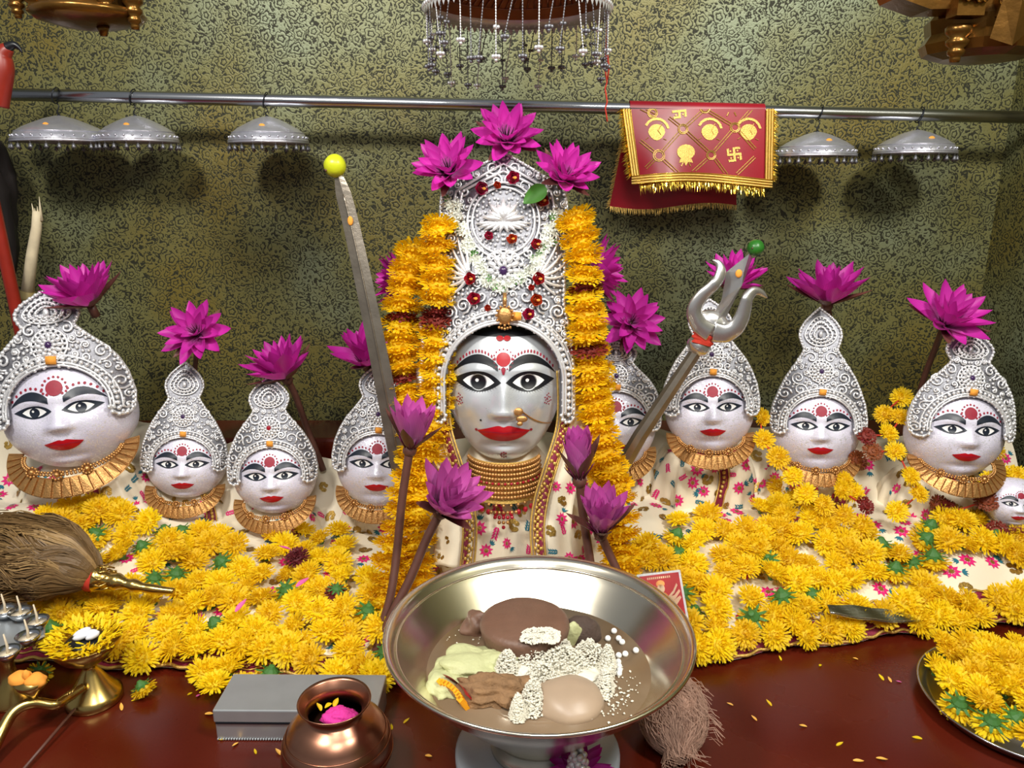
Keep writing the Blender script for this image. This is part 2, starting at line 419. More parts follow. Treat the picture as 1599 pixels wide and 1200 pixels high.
def cloth_pt(a, b, off=0.0):
    x = CX0 + (CX1-CX0)*a; y0 = yf(x) + 0.006*math.sin(31*x); y = y0 + (1.66-y0)*b
    return Vector((x, y, th(x, y) + off))
cg = G().grid(lambda a, b: cloth_pt(a, b), 200, 60)
cloth = cg.build('altar_cloth', M['silk'])
tag(cloth, 'cream silk cloth with pink flower embroidery and maroon border, spread over the altar', 'cloth')
BV_CLOTH = BVHTree.FromPolygons(cg.v, cg.f)
def on_cloth(u, v):
    d = ray(u, v).normalized(); h = BV_CLOTH.ray_cast(CO, d)
    return h[0], h[1]

def ribbon_on(fn_in, fn_out, n, name, m, parent, k=5, off=0.002, loc=None, smooth=True):
    g = G().grid(lambda a, b: fn_in(a).lerp(fn_out(a), b), n, k)
    return g
# maroon border with gold lace along its front edge
def edge(a, d, off):
    x = CX0 + (CX1-CX0)*a; y = yf(x) + 0.006*math.sin(31*x) + d
    return Vector((x, y, th(x, y) + off))
g = G().grid(lambda a, b: edge(a, -0.001 + 0.046*b, 0.0022), 260, 5); g.build('border', M['maroon'], cloth)
g = G()
for d0, r in ((0.000, 0.0030), (0.012, 0.0014), (0.030, 0.0014), (0.046, 0.0022)):
    g.tube([edge(i/420, d0 + 0.002*math.sin(i*0.9), 0.0042) for i in range(421)], r, 5)
for i in range(110):
    a = (i+.5)/110; c = edge(a, 0.021, 0.0036)
    for k in range(6):
        q = PI/3*k; g.ball(c + Vector((0.0055*math.cos(q), 0.0045*math.sin(q), 0)), (0.0034, 0.0030, 0.0012), 6, 4)
g.build('gold_lace', M['gold_thread'], cloth)

# embroidery motifs pressed onto a surface
def press(bv, p, n, ang, pts2, off):
    B = basis(n); ca, sa = math.cos(ang), math.sin(ang); out = []
    for x, y in pts2:
        q = p + B @ Vector((x*ca - y*sa, x*sa + y*ca, 0))
        h = bv.find_nearest(q)
        out.append(h[0] + (h[1] if h[1].dot(n) > 0 else -h[1])*off if h[0] is not None else q + n*off)
    return out
def fan(g, bv, p, n, ang, c, ring, off):
    V = press(bv, p, n, ang, [c] + ring, off); k = len(ring)
    g.add(V, [(0, 1+i, 1+(i+1) % k) for i in range(k)])
def leaf2(c, d, L, w):
    t = Vector((math.cos(d), math.sin(d))); s_ = Vector((-t.y, t.x)); c = Vector(c)
    return [tuple(c), tuple(c + t*L*.4 + s_*w), tuple(c + t*L), tuple(c + t*L*.4 - s_*w)]
def embroider(parent, bv, spots, inv, seed, size=1.0):
    r = random.Random(seed); gp, gt, gs = G(), G(), G()
    for p, n in spots:
        if p is None: continue
        if n.y > 0 and n.z < 0.2: n = -n
        ang = r.uniform(0, 6.28); z = size*r.uniform(.85, 1.15); kind = r.random()
        if kind < 0.30:
            for k in range(9):
                a = 2*PI*k/9; fan(gp, bv, p, n, ang, (0.008*z*math.cos(a), 0.008*z*math.sin(a)), leaf2((0.003*z*math.cos(a), 0.003*z*math.sin(a)), a, 0.010*z, 0.0028*z), 0.0014)
            fan(gs, bv, p, n, 0, (0, 0), [(0.0035*z*math.cos(2*PI*k/8), 0.0035*z*math.sin(2*PI*k/8)) for k in range(8)], 0.002)
            for k in range(4): fan(gt, bv, p, n, ang, (0.014*z, 0), leaf2((0.013*z, 0), k*.5-.75, 0.010*z, 0.002*z), 0.0012)
        elif kind < 0.62:
            tgt = gt if r.random() < .45 else gp
            for k in range(4):
                for sd in (-1, 1): fan(tgt, bv, p, n, ang, (k*.0045*z, sd*.003*z), leaf2((k*.0045*z, 0), sd*0.75, 0.0085*z, 0.0017*z), 0.0013)
        else:
            for k in range(7):
                a = k*0.75; q = (0.006*z*math.cos(a)*(1-.07*k), 0.009*z*math.sin(a)*(1-.05*k))
                fan(gs, bv, p, n, ang, q, [(q[0] + 0.0042*z*math.cos(2*PI*j/7), q[1] + 0.0042*z*math.sin(2*PI*j/7)) for j in range(7)], 0.0013 + 0.0004*(k % 3))
    for g, nm, m in ((gp, 'pink_embroidery', M['pink_thread']), (gt, 'teal_embroidery', M['teal_thread']), (gs, 'sequin_embroidery', M['sequin'])):
        if g.v:
            g.v = [inv @ p for p in g.v]; o = g.build(nm, m, parent, smooth=False); tag(o, kind='stuff')
spots = []; r0 = random.Random(3)
for i in range(1500):
    x = r0.uniform(-1.1, 1.08); y = r0.uniform(yf(x)+.06, 1.6)
    if all((Vector((x, y)) - q).length > 0.031 for q, _ in spots): spots.append((Vector((x, y)), 0))
spots = [BV_CLOTH.ray_cast(Vector((q.x, q.y, 1)), Vector((0, 0, -1)))[:2] for q, _ in spots]
embroider(cloth, BV_CLOTH, spots, Matrix(), 5, 1.2)

# ------------------------------------------------------------------ the idols
def face_geo(s, p, nu=84, nv=64):
    hwid, top, chin, jaw, dep = p['hw'], p['top'], p['chin'], p['jaw'], p['dep']
    nz_, lz, ez, ex = p['nose'], p['lip'], 0.0, p['ex']
    def ga(x, z, cx, cz, rx, rz): return math.exp(-((x-cx)/rx)**2 - ((z-cz)/rz)**2)
    def fn(a, b):
        th_ = 2*PI*a - PI; ph = PI*b; ze = math.cos(ph); z = ze*top if ze > 0 else ze*chin
        hr = max(0, math.sin(ph))**(0.80 if ze > 0 else p.get('low', 0.92))
        jf = 1 + jaw*math.exp(-((z + p['jz'])/0.38)**2)
        x = hwid*hr*jf*math.sin(th_); y = -dep*hr*math.cos(th_)
        if math.cos(th_) < 0: y *= 0.22
        else:
            w = math.cos(th_)**0.5
            ramp_ = max(0, min(1, (0.10 - z)/(0.10 - nz_)))
            nose = 0.17*ramp_*math.exp(-(x/(0.085 + 0.05*ramp_))**2) * (1 if z > nz_ else math.exp(-((z - nz_)/0.055)**2))
            nose += 0.06*(ga(x, z, 0.12, nz_, 0.07, 0.07) + ga(x, z, -0.12, nz_, 0.07, 0.07))
            d = nose + 0.06*ga(x, z, 0, lz, p['lw']*.9, 0.14) - 0.05*(ga(x, z, ex, 0, .2, .12) + ga(x, z, -ex, 0, .2, .12))
            d += 0.05*(ga(x, z, .46, -.36, .24, .22) + ga(x, z, -.46, -.36, .24, .22)) + 0.06*ga(x, z, 0, -chin*.86, .3, .14)
            d -= 0.05*ga(x, z, 0, lz - 0.22, .3, .06)
            d += 0.035*(ga(x, z, ex, .17, .25, .06) + ga(x, z, -ex, .17, .25, .06))
            y -= d*w
        return Vector((x*s, y*s, z*s))
    g = G().grid(fn, nu, nv, wrap_u=True)
    g.f = [f[::-1] for f in g.f]
    return g
def decal(bv, s, fn, nu, nv, off):
    """fn(a,b)->(x,z) in face units, laid on the face surface"""
    def q(a, b):
        x, z = fn(a, b); h = bv.ray_cast(Vector((x*s, -5*s, z*s)), Vector((0, 1, 0)))
        if h[0] is None: return Vector((x*s, 0, z*s))
        return h[0] + Vector((0, -off*s, 0))
    return G().grid(q, nu, nv)
def decal_disc(g, bv, s, cx, cz, r, off, n=16, rings=3, rz=None):
    rz = rz or r
    d = decal(bv, s, lambda a, b: (cx + r*b*math.cos(2*PI*a), cz + rz*b*math.sin(2*PI*a)), n+1, rings+1, off)
    g.add(d.v, d.f)
def paint_face(face, bv, s, p):
    ex, ez = p['ex'], 0.0; big = p.get('big', False)
    L, Hh = p['eye']           # outline half length, half height
    for sd in (-1, 1):
        def alm(k, hh, tail):
            def f(a, b):
                t = 2*a - 1; up = hh*(1 - abs(t)**2.2); lo = -hh*.82*(1 - abs(t)**2.0)
                x = t*k + (tail*max(0, t)**3); z = lo + (up - lo)*b + 0.03*max(0, t)**2*(k/L)
                return (sd*(ex + x), ez + z)
            return f
        decal(bv, s, alm(L, Hh, 0.06), 25, 7, 0.010).build('eye_liner', M['navy'] if not big else M['black'], face)
        decal(bv, s, alm(L*.70, Hh*.72, 0), 25, 7, 0.016).build('eye_white', M['white'], face)
        ix = sd*(ex) + p.get('gaze', 0)
        g = G(); decal_disc(g, bv, s, ix, ez + .005, p['iris'], 0.022, 20, 3); g.build('iris', M['black'] if big else M['navy'], face)
        if big:
            g = G(); decal_disc(g, bv, s, ix, ez + .005, p['iris']*1.12, 0.0195, 22, 2); g.build('iris_rim', M['tin'], face)
        g = G(); decal_disc(g, bv, s, ix - .02, ez + .03, p['iris']*.24, 0.027, 8, 2); g.build('eye_glint', M['white'], face)
        bi, bm, bo = p['brow']; T = p['brow_t']
        def brow(a, b):
            x = bi[0] + (bo[0] - bi[0])*a; t = (x - bi[0])/(bo[0] - bi[0]); tm = (bm[0] - bi[0])/(bo[0] - bi[0])
            # parabola through the three points
            zc = (bi[1]*(t-tm)*(t-1)/(tm) + bm[1]*t*(t-1)/(tm*(tm-1)) + bo[1]*t*(t-tm)/(1-tm))
            th_ = T*(math.sin(PI*(0.12 + 0.88*t)**0.75))**0.8 + 0.004
            return (sd*x, zc + (b - .5)*th_)
        decal(bv, s, brow, 27, 5, 0.012).build('eyebrow', M['navy'] if not big else M['black'], face)
        g = G(); n = p['ndots']
        for k in range(n):
            x, z = brow(k/(n-1)*.94, 1.0); decal_disc(g, bv, s, x, z + p['dotgap'], p['dot'], 0.012, 7, 1, p['dot']*(1.9 if big else 1.1))
        if big:
            for k in range(14):
                a = k*2.4; rr = 0.018*math.sqrt(k); decal_disc(g, bv, s, sd*(0.66 + rr*.8*math.cos(a)), -.27 + rr*1.5*math.sin(a), .011, .012, 6, 1)
        tag(g.build('brow_dots', M['crimson'], face), kind='stuff')
        if big:   # lashes under the eye
            g = G()
            for k in range(16):
                t = -0.7 + 1.55*k/15; x = t*L; z = -Hh*.8*(1 - t*t) ; q = Vector((0.10*t + .02, -.045))
                d = decal(bv, s, lambda a, b: (sd*(ex + x + q.x*a + (b-.5)*.008*(1-a)), z + .01 + q.y*a), 3, 2, 0.012); g.add(d.v, d.f)
            tag(g.build('eyelashes', M['black'], face), kind='stuff')
    lz, lw, lh = p['lip'], p['lw'], p['lh']
    def lips(a, b):
        t = 2*a - 1; up = lh*(1 - abs(t)**1.35)*(1 - 0.30*math.exp(-(t/0.13)**2)); lo = -lh*1.05*(1 - abs(t)**2.2)
        return (t*lw, lz + lo + (up - lo)*b + 0.03*abs(t)**3)
    decal(bv, s, lips, 33, 9, 0.014).build('lips', M['red'], face)
    g = G()
    decal(bv, s, lambda a, b: ((2*a-1)*lw*.9, lz + 0.012*math.sin(abs(2*a-1)*3) + (b-.5)*.012), 17, 2, 0.0165).build('mouth_line', M['crimson'], face)
    bz, br = p['bindi']
    g = G(); decal_disc(g, bv, s, 0, bz, br, 0.014, 22, 3); g.build('bindi', M['crimson'] if not big else M['red'], face)
    g = G(); nb = 16
    for k in range(nb):
        a = 2*PI*k/nb
        if math.sin(a) < -.5 and not big: continue
        decal_disc(g, bv, s, br*1.42*math.cos(a), bz + br*1.42*math.sin(a), p['dot']*.95, 0.012, 7, 1)
    if big:
        for k in range(3): decal_disc(g, bv, s, 0, bz - br*1.4 - .03*k, .035 - .008*k, .013, 8, 1)
        for k in range(8):
            a = 2*PI*k/8; decal_disc(g, bv, s, (0.045*math.cos(a) if k else 0), -1.14 + (0.05*math.sin(a) if k else 0), .016, .012, 7, 1)
        for sd in (-1, 1): decal_disc(g, bv, s, sd*(lw + .012), lz + .035, .022, .013, 8, 1)
    tag(g.build('bindi_dots', M['crimson'], face), kind='stuff')
    if big:
        g = G(); decal_disc(g, bv, s, -.34, -.57, .016, .012, 8, 1); g.build('beauty_spot', M['black'], face)
        decal(bv, s, lambda a, b: ((2*a-1)*.64, .67 + .03*(2*a-1)**2 + b*(.30*(1-abs(2*a-1)**2.2))), 29, 8, 0.012).build('hair_paint', M['black'], face)
        g = G()
        for sd in (-1, 1): decal_disc(g, bv, s, sd*.055, .645, .055, .02, 12, 2, .04)
        g.build('parting_mark', M['red'], face)

# crown: plate coloured dark so gaps look shaded, scrollwork soldered on, rope edges, rosettes
def scroll_pts(cx, cz, r, a0, turns, sd, n=18):
    out = []
    for k in range(n):
        t = k/(n-1); rr = r*(1 - 0.82*t); a = a0 + sd*turns*2*PI*t; out.append((cx + rr*math.cos(a), cz + rr*math.sin(a)))
    return out
def crown_parts(crown_name, idol, mtx, s, inside, ysurf, bbox, outline, arch, step, seed, rosettes, scroll_r, tube_r, avoid=None, extra=None, bead_avoid=None):
    x0, x1, z0, z1 = bbox
    at = lambda x, z, off=0.0: Vector((x*s, (ysurf(x, z) - off)*s, z*s))
    nx = int((x1-x0)/step)+1; nz = int((z1-z0)/step)+1; idx = {}; V = []; F = []
    def vid(i, j):
        if (i, j) not in idx:
            idx[(i, j)] = len(V); V.append(at(x0 + i*step, z0 + j*step))
        return idx[(i, j)]
    for j in range(nz):
        for i in range(nx):
            if inside(x0 + (i+.5)*step, z0 + (j+.5)*step): F.append((vid(i, j), vid(i+1, j), vid(i+1, j+1), vid(i, j+1)))
    crown = obj('crown', mesh('crown_plate', V, F, M['silver_dark']), idol, mtx=mtx)
    md = crown.modifiers.new('solid', 'SOLIDIFY'); md.thickness = 0.05*s; md.offset = -1
    tag(crown, crown_name)
    r = random.Random(seed)
    # scrollwork, mirrored left and right
    pts = []; tries = 0
    while tries < 9000:
        tries += 1
        x = r.uniform(0.0, x1); z = r.uniform(z0, z1); rad = scroll_r*r.choice((1.0, 1.0, .72, .5))
        if not (inside(x, z) and inside(x + rad*.7, z) and inside(x, z + rad*.7) and inside(x, z - rad*.7) and inside(x - rad*.7, z)): continue
        if x < rad*.8: continue
        if any((x-a)**2 + (z-b)**2 < ((rad + c)*.90)**2 for a, b, c in pts): continue
        if any((x-q[0])**2 + (z-q[1])**2 < (q[2] + rad*.75)**2 for q in rosettes): continue
        if avoid and avoid(x, z): continue
        pts.append((x, z, rad))
    g = G()
    for x, z, rad in pts:
        a0 = r.uniform(0, 6.28); tn = r.choice((1.1, 1.4, 1.6)); sd = r.choice((-1, 1))
        q = scroll_pts(x, z, rad, a0, tn, sd, 16 if rad > scroll_r*.6 else 11)
        for m in (1, -1):
            g.tube([at(m*a, b, 0.03) for a, b in q], tube_r*s*(1 if rad > scroll_r*.6 else .8), 5)
            g.ball(at(m*q[-1][0], q[-1][1], 0.045), tube_r*1.5*s, 6, 4)
    # beads strewn between
    beads = []; tries = 0
    while tries < 5000:
        tries += 1; x = r.uniform(0, x1); z = r.uniform(z0, z1)
        if not inside(x, z) or (bead_avoid and bead_avoid(x, z)): continue
        if any(abs(math.hypot(x-a, z-b) - c) < tube_r*1.2 for a, b, c in pts): continue
        if any((x-a)**2 + (z-b)**2 < (tube_r*3.2)**2 for a, b in beads): continue
        if any((x-q[0])**2 + (z-q[1])**2 < q[2]**2 for q in rosettes): continue
        if any((x-a)**2 + (z-b)**2 < c*c for a, b, c in pts): continue
        beads.append((x, z))
    for x, z in beads:
        for m in (1, -1): g.ball(at(m*x, z, 0.02), tube_r*1.5*s, 6, 4)
    tag(g.build('filigree', M['silver'], crown), 'bright silver scrollwork', kind='stuff')
    # rope edges
    g = G()
    g.tube([at(x, z, 0.01) for x, z in outline], tube_r*1.3*s, 6)
    L = 0; last = None
    for x, z in outline:
        if last and math.hypot(x-last[0], z-last[1]) < tube_r*3.4: continue
        last = (x, z); g.ball(at(x*0.985, z, 0.035), tube_r*1.7*s, 7, 5)
    tag(g.build('beaded_rim', M['silver'], crown), kind='stuff')
    g = G()
    for k, (grow, rr) in enumerate(arch['rows']):
        q = arch['fn'](grow); g.tube([at(x, z, 0.03) for x, z in q], rr*s, 6)
    q = arch['fn'](arch['bead'][0]); last = None
    for x, z in q:
        if last and math.hypot(x-last[0], z-last[1]) < arch['bead'][1]*2.0: continue
        last = (x, z); g.ball(at(x, z, 0.045), (arch['bead'][1]*s,)*3, 8, 6)
    g.build('arch_band', M['silver'], crown)
    for (cx, cz, R, gem) in rosettes:
        g = G(); c = at(cx, cz, 0.05)
        for ring, (rr, n, br) in enumerate(((.92, 18, .10), (.62, 12, .15), (.34, 9, .11))):
            for k in range(n):
                a = 2*PI*k/n; q = at(cx + R*rr*math.cos(a), cz + R*rr*math.sin(a), 0.04 + 0.025*ring)
                Mx = Matrix.Translation(q) @ Matrix.Rotation(-a, 4, 'Y')
                g.ball((0, 0, 0), (R*br*1.7*s, R*.12*s, R*br*s), 7, 5, Mx)
        for rr in (.48, .78, 1.04):
            g.tube([at(cx + R*rr*math.cos(2*PI*k/36), cz + R*rr*math.sin(2*PI*k/36), 0.035) for k in range(36)], tube_r*.9*s, 5, closed=True)
        g.build('rosette', M['silver'], crown)
        if gem:
            g = G(); g.ball(at(cx, cz, 0.10), (R*.2*s, R*.14*s, R*.24*s), 12, 8); g.build('gem', M[gem], crown)
    if extra: extra(crown, at)
    return crown

def side_inside(kz):
    OUT = [(-.05, 1.06), (.15, 1.08), (.5, 1.02), (.8, .9), (1.05, .76), (1.3, .56), (1.5, .41), (1.58, .37), (1.68, .42), (1.82, .47), (1.95, .45), (2.1, .34), (2.25, .16), (2.36, 0.0)]
    def dz(z): return z if z < .7 else .7 + (z-.7)/kz
    def uz(z): return z if z < .7 else .7 + (z-.7)*kz
    def wo(z): return interp(OUT, dz(z))
    def wi(z): return .74 if z < 0 else (.74*math.sqrt(max(0, 1-(z/.70)**2)))
    def inside(x, z):
        x = abs(x)
        if z < -.05: return ((x-.90)/.16)**2 + ((z+.05)/.14)**2 < 1
        if z > uz(2.36): return False
        return wi(z) < x < wo(z) if z < .7 else x < wo(z)
    half = [(.74 + .16 - .16*math.cos(PI*k/14), -.05 - .14*math.sin(PI*k/14)) for k in range(15)]
    n = 120; half += [(wo(-.05 + (uz(2.36)+.05)*k/n), -.05 + (uz(2.36)+.05)*k/n) for k in range(n+1)]
    outline = half + [(-x, z) for x, z in half[::-1]]
    def arch_fn(gw):
        a = .74 + gw; b = .70 + gw; pts = [(a, -.05 + .02*k - .04) for k in range(3)]
        pts += [(a*math.cos(PI*k/60), b*math.sin(PI*k/60)) for k in range(61)] + [(-a, -.01 - .02*k - .02) for k in range(3)]
        return pts
    return inside, outline, arch_fn, uz

SIDE = dict(hw=1.0, top=.98, chin=1.03, jaw=.03, jz=.40, dep=.78, nose=-.27, lip=-.55, lw=.29, lh=.092, ex=.335, eye=(.265, .112),
            iris=.078, brow=((.11, .165), (.37, .27), (.70, .115)), brow_t=.135, ndots=8, dotgap=.055, dot=.022, bindi=(.36, .125))
def head_matrix(hp, base, yaw, tilt, roll):
    return Matrix.Translation(hp - base) @ Matrix.Rotation(math.radians(yaw), 4, 'Z') @ Matrix.Rotation(-math.radians(tilt), 4, 'X') @ Matrix.Rotation(math.radians(roll), 4, 'Y')

def robe(idol, base, hp, s, prof, squash, seed, nfold, bottom, motifs, band=True):
    r = random.Random(seed); ph = r.uniform(0, 6)
    zs = [(r_, hp.z + z*s if z is not None else bottom) for r_, z in prof]
    n = len(zs)
    def fn(a, b):
        t = b*(n-1); k = min(int(t), n-2); f = t-k
        rr = zs[k][0] + (zs[k+1][0]-zs[k][0])*f; z = zs[k][1] + (zs[k+1][1]-zs[k][1])*f
        q = 2*PI*a; fold = 1 + 0.085*b*math.sin(nfold*q + ph + 1.2*math.sin(3*q)) + 0.045*b*math.sin(2.3*nfold*q + 2*ph)
        return Vector((hp.x + rr*s*fold*math.cos(q), hp.y + 0.02 + rr*s*squash*fold*math.sin(q), z + 0.012*b*math.sin(nfold*.5*q + ph)))
    g = G().grid(fn, 90, 26, wrap_u=True); g.f = [f[::-1] for f in g.f]
    bv = BVHTree.FromPolygons(g.v, g.f)
    g2 = G().add([p - base for p in g.v], g.f); ro = g2.build('robe', M['silk'], idol)
    spots = []
    for k in range(motifs*14):
        q = r.uniform(PI*1.02, PI*1.98)/(2*PI); b = r.uniform(.30, .98); p = fn(q, b)
        if all((p - w).length > 0.026 for w, _ in spots):
            h = bv.find_nearest(p); n_ = h[1]
            if n_.y > 0: n_ = -n_
            spots.append((h[0], n_))
        if len(spots) >= motifs: break
    embroider(ro, bv, spots, Matrix.Translation(-base), seed+9, 1.05)
    if not band: return ro
    # one maroon and gold border running down the front of the robe
    q0 = r.uniform(1.55, 1.75)*PI/(2*PI)
    def bandpt(a, b, off):
        p = fn(q0 + 0.02*math.sin(3*a) - 0.05*a + (b-.5)*0.035, .22 + .78*a); h = bv.find_nearest(p); n_ = h[1] if h[1].y < 0 else -h[1]
        return h[0] + n_*off - base
    G().grid(lambda a, b: bandpt(a, b, .0025), 26, 4).build('robe_border', M['maroon'], ro)
    g = G()
    for b in (0, 1): g.tube([bandpt(k/30, b, .004) for k in range(31)], .0016, 5)
    for k in range(16): g.ball(bandpt((k+.5)/16, .5, .0035), .0042, 7, 4)
    tag(g.build('gold_trim', M['gold_thread'], ro), kind='stuff')
    return ro

def collar(idol, mtx, s, n, seed):
    cz = -.70
    def pt(r1, r2, a, off): return Vector((r1*math.cos(a)*s, (-.22 - .70*math.sin(a)*(.86 + .14*r2/.68) - off)*s, (cz - r2*math.sin(a))*s))
    inn, out = (.76, .36), (1.0, .68)
    nk = G().grid(lambda a, b: pt(inn[0] + (out[0]-inn[0])*b, inn[1] + (out[1]-inn[1])*b, -.12 + (PI+.24)*a, 0), 50, 4).build('necklace', M['gold'], idol, mtx=mtx)
    a0, a1 = -.10, PI + .10
    for k in range(n):
        aa = a0 + (a1-a0)*(k+.06)/n; ab = a0 + (a1-a0)*(k+.94)/n; V = []
        for off in (0.005, 0.035):
            e = 0.012 if off > .02 else 0
            for (f, a) in ((.06+e, aa+e), (.06+e, ab-e), (.95-e, ab-e), (.95-e, aa+e)):
                V.append(pt(inn[0] + (out[0]-inn[0])*f, inn[1] + (out[1]-inn[1])*f, a, off))
        mid = sum(V[4:], Vector())/4 + Vector((0, -.008*s, 0)); V.append(mid)
        G().add(V, [(0, 1, 5, 4), (1, 2, 6, 5), (2, 3, 7, 6), (3, 0, 4, 7), (4, 5, 8), (5, 6, 8), (6, 7, 8), (7, 4, 8)]).build('plaque', M['gold'], nk, smooth=False)
    g = G()
    for rr in ((.72, .27), (.76, .31)):
        for k in range(40):
            a = .05 + (PI-.1)*k/39; g.ball(pt(rr[0], rr[1], a, .03), .026*s, 6, 4)
    for a in (PI*.36, PI*.55, PI*.74):
        c = pt(.74, .30, a, .06)
        for k in range(10): g.ball(c + Vector((.075*s*math.cos(.628*k), -.01*s, .075*s*math.sin(.628*k))), .026*s, 6, 4)
        g.ball(c, .05*s, 8, 6)
    tag(g.build('choker', M['gold'], idol, mtx=mtx), kind='stuff')

def side_idol(u, v, hwpx, Y, yaw, label, kz=1.0, chin=1.03, jaw=.03, tilt=12, roll=0, seed=1, crown_label='ornate silver crown', crowned=True, dx=0, gem='gem', gaze=0.0, collar_on=True):
    hp = P(u, v, Y); s = hwpx*mpp(u, v, Y); base = Vector((hp.x, hp.y, 0.004))
    idol = empty('goddess_idol', base, label, 'idol', 'white faced goddess busts')
    mtx = head_matrix(hp, base, yaw, tilt, roll)
    p = dict(SIDE); p['chin'] = chin; p['jaw'] = jaw; p['gaze'] = gaze
    fg = face_geo(s, p); bv = BVHTree.FromPolygons(fg.v, fg.f)
    face = fg.build('face', M['glitter'], idol, mtx=mtx); paint_face(face, bv, s, p)
    if crowned:
        inside, outline, arch_fn, uz = side_inside(kz)
        def ys(x, z): return -.78*math.sqrt(max(0.02, 1-(x/1.16)**2)) - .05 + .24*max(0, z)*(1 - .35*min(1, abs(x)))
        def extra(cr, at):
            zc = uz(1.86)
            g = G()
            for k, f in enumerate((.80, .58, .36)):
                tear = []
                for i in range(40):
                    a = 2*PI*i/40; wz = math.sin(a); x = .44*f*math.cos(a)*(1 - .35*max(0, wz)); z = zc + (.42*max(0, wz) + .28*min(0, wz))*f*kz
                    tear.append((x, z))
                g.tube([at(x, z, .035 + .015*k) for x, z in tear], .020*s, 5, closed=True)
                for (x, z) in tear[::(2 if k < 2 else 4)]: g.ball(at(x*.9, zc + (z-zc)*.9, .045 + .015*k), .026*s, 6, 4)
            g.ball(at(0, zc, .06), (.05*s, .04*s, .08*s), 8, 6)
            g.build('finial', M['silver'], cr)
            g = G()
            g.box((0, 0, 0), (.15*s, .02*s, .13*s), Matrix.Translation(at(.02, .80, .10)) @ Matrix.Rotation(.1, 4, 'Y'))
            g.build('paste_mark', M['orange'], cr)
        cr = crown_parts(crown_label, idol, mtx, s, inside, ys, (-1.12, 1.12, -.2, uz(2.36)), outline,
                    dict(fn=arch_fn, rows=((.015, .020), (.06, .022), (.175, .022)), bead=(.118, .036)), .028, seed,
                    [(0, uz(1.16), .25, gem)], .15, .021, bead_avoid=lambda x, z: z > uz(1.60), avoid=lambda x, z: (z > uz(1.60)) or ((x/.96)**2 + (max(0, z)/.92)**2 < 1), extra=extra)
        g = G()   # round back of the head behind the crown
        g.ball((0, .02*s, .38*s), (.86*s, .22*s, .62*s), 24, 16); g.build('head_back', M['silver_dark'], idol, mtx=mtx)
    robe(idol, base, hp, s, [(.40, -.80), (.60, -.95), (.95, -1.18), (1.16, -1.55), (1.24, -1.95), (1.30, None)], .74, seed, 9, 0.004, 60)
    if collar_on: collar(idol, mtx, s, 21, seed)
    return idol, hp, s, mtx

side_idol(112, 636, 93, 1.50, 15, 'large white glitter-faced goddess bust at the far left with wide jaw', kz=.74, chin=1.0, jaw=.06, roll=-4, seed=11)
side_idol(292, 720, 58, 1.54, 14, 'small white glitter-faced goddess bust, second from the left', kz=1.18, chin=.98, roll=4, seed=12)
side_idol(430, 737, 62, 1.52, 8, 'white glitter-faced goddess bust, third from the left, lowest of the row', kz=1.02, chin=1.03, seed=13, gem='ruby')
side_idol(592, 718, 64, 1.54, 6, 'white glitter-faced goddess bust half hidden behind the leaning sword', kz=1.0, chin=1.15, roll=3, seed=14)
side_idol(957, 655, 66, 1.55, -2, 'white glitter-faced goddess bust half hidden behind the right marigold garland', kz=.75, chin=1.2, seed=15)
side_idol(1107, 633, 67, 1.53, -8, 'white glitter-faced goddess bust behind the silver trident', kz=1.05, chin=1.13, roll=-3, seed=16)
side_idol(1273, 662, 65, 1.53, -12, 'white glitter-faced goddess bust with tall pointed crown, second from the right', kz=1.24, chin=1.20, roll=-2, seed=17)
side_idol(1488, 667, 72, 1.48, -6, 'white glitter-faced goddess bust at the far right with lotus over its crown', kz=.84, chin=1.10, jaw=.05, roll=2, seed=18)
side_idol(1580, 783, 38, 1.40, -10, 'tiny silver white goddess mask at the right edge among marigolds', chin=1.0, seed=19, crowned=False, collar_on=False)

# ---- the large central goddess
YC = 1.38
hpC = P(787, 590, YC); sC = 100*mpp(787, 590, YC); baseC = Vector((hpC.x, hpC.y + .02, 0.004))
main_idol = empty('goddess_idol', baseC, 'large silver-faced central goddess bust with tall silver crown', 'idol')
mC = head_matrix(hpC, baseC, 0, 9, 0)
pc = dict(hw=.90, top=1.05, chin=1.29, jaw=-.05, jz=.95, dep=.78, nose=-.47, lip=-.76, lw=.40, lh=.13, ex=.37, eye=(.335, .165), iris=.112,
          brow=((.08, .21), (.44, .345), (.78, .12)), brow_t=.125, ndots=15, dotgap=.045, dot=.014, bindi=(.34, .105), big=True)
fg = face_geo(sC, pc, 130, 100); bvF = BVHTree.FromPolygons(fg.v, fg.f)
faceC = fg.build('face', M['silver_face'], main_idol, mtx=mC); paint_face(faceC, bvF, sC, pc)
G().ball((0, .16*sC, .6*sC), (.9*sC, .55*sC, 1.0*sC), 24, 16).build('head_back', M['silver_dark'], main_idol, mtx=mC)
OUTC = [(-.60, 1.06), (0, 1.07), (.6, 1.02), (1.0, .93), (1.15, .90), (1.9, .92), (2.6, .95), (2.80, .93), (2.86, .90), (3.36, 0.0)]
def c_in(x, z):
    x = abs(x)
    if z < -.5: return ((x-.97)/.1)**2 + ((z+.5)/.12)**2 < 1
    if z > 3.36: return False
    wi = .87 if z < 0 else .87*math.sqrt(max(0, 1-(z/.86)**2))
    return (x > wi if z < .86 else True) and x < interp(OUTC, z)
half = [(.87 + .1 - .1*math.cos(PI*k/10), -.5 - .12*math.sin(PI*k/10)) for k in range(11)] + [(interp(OUTC, -.5 + 3.86*k/170), -.5 + 3.86*k/170) for k in range(171)]
def c_arch(gw):
    a = .87 + gw; b = .86 + gw
    return [(a, -.5 + .05*k) for k in range(10)] + [(a*math.cos(PI*k/90), b*math.sin(PI*k/90)) for k in range(91)] + [(-a, -.05 - .05*k) for k in range(10)]
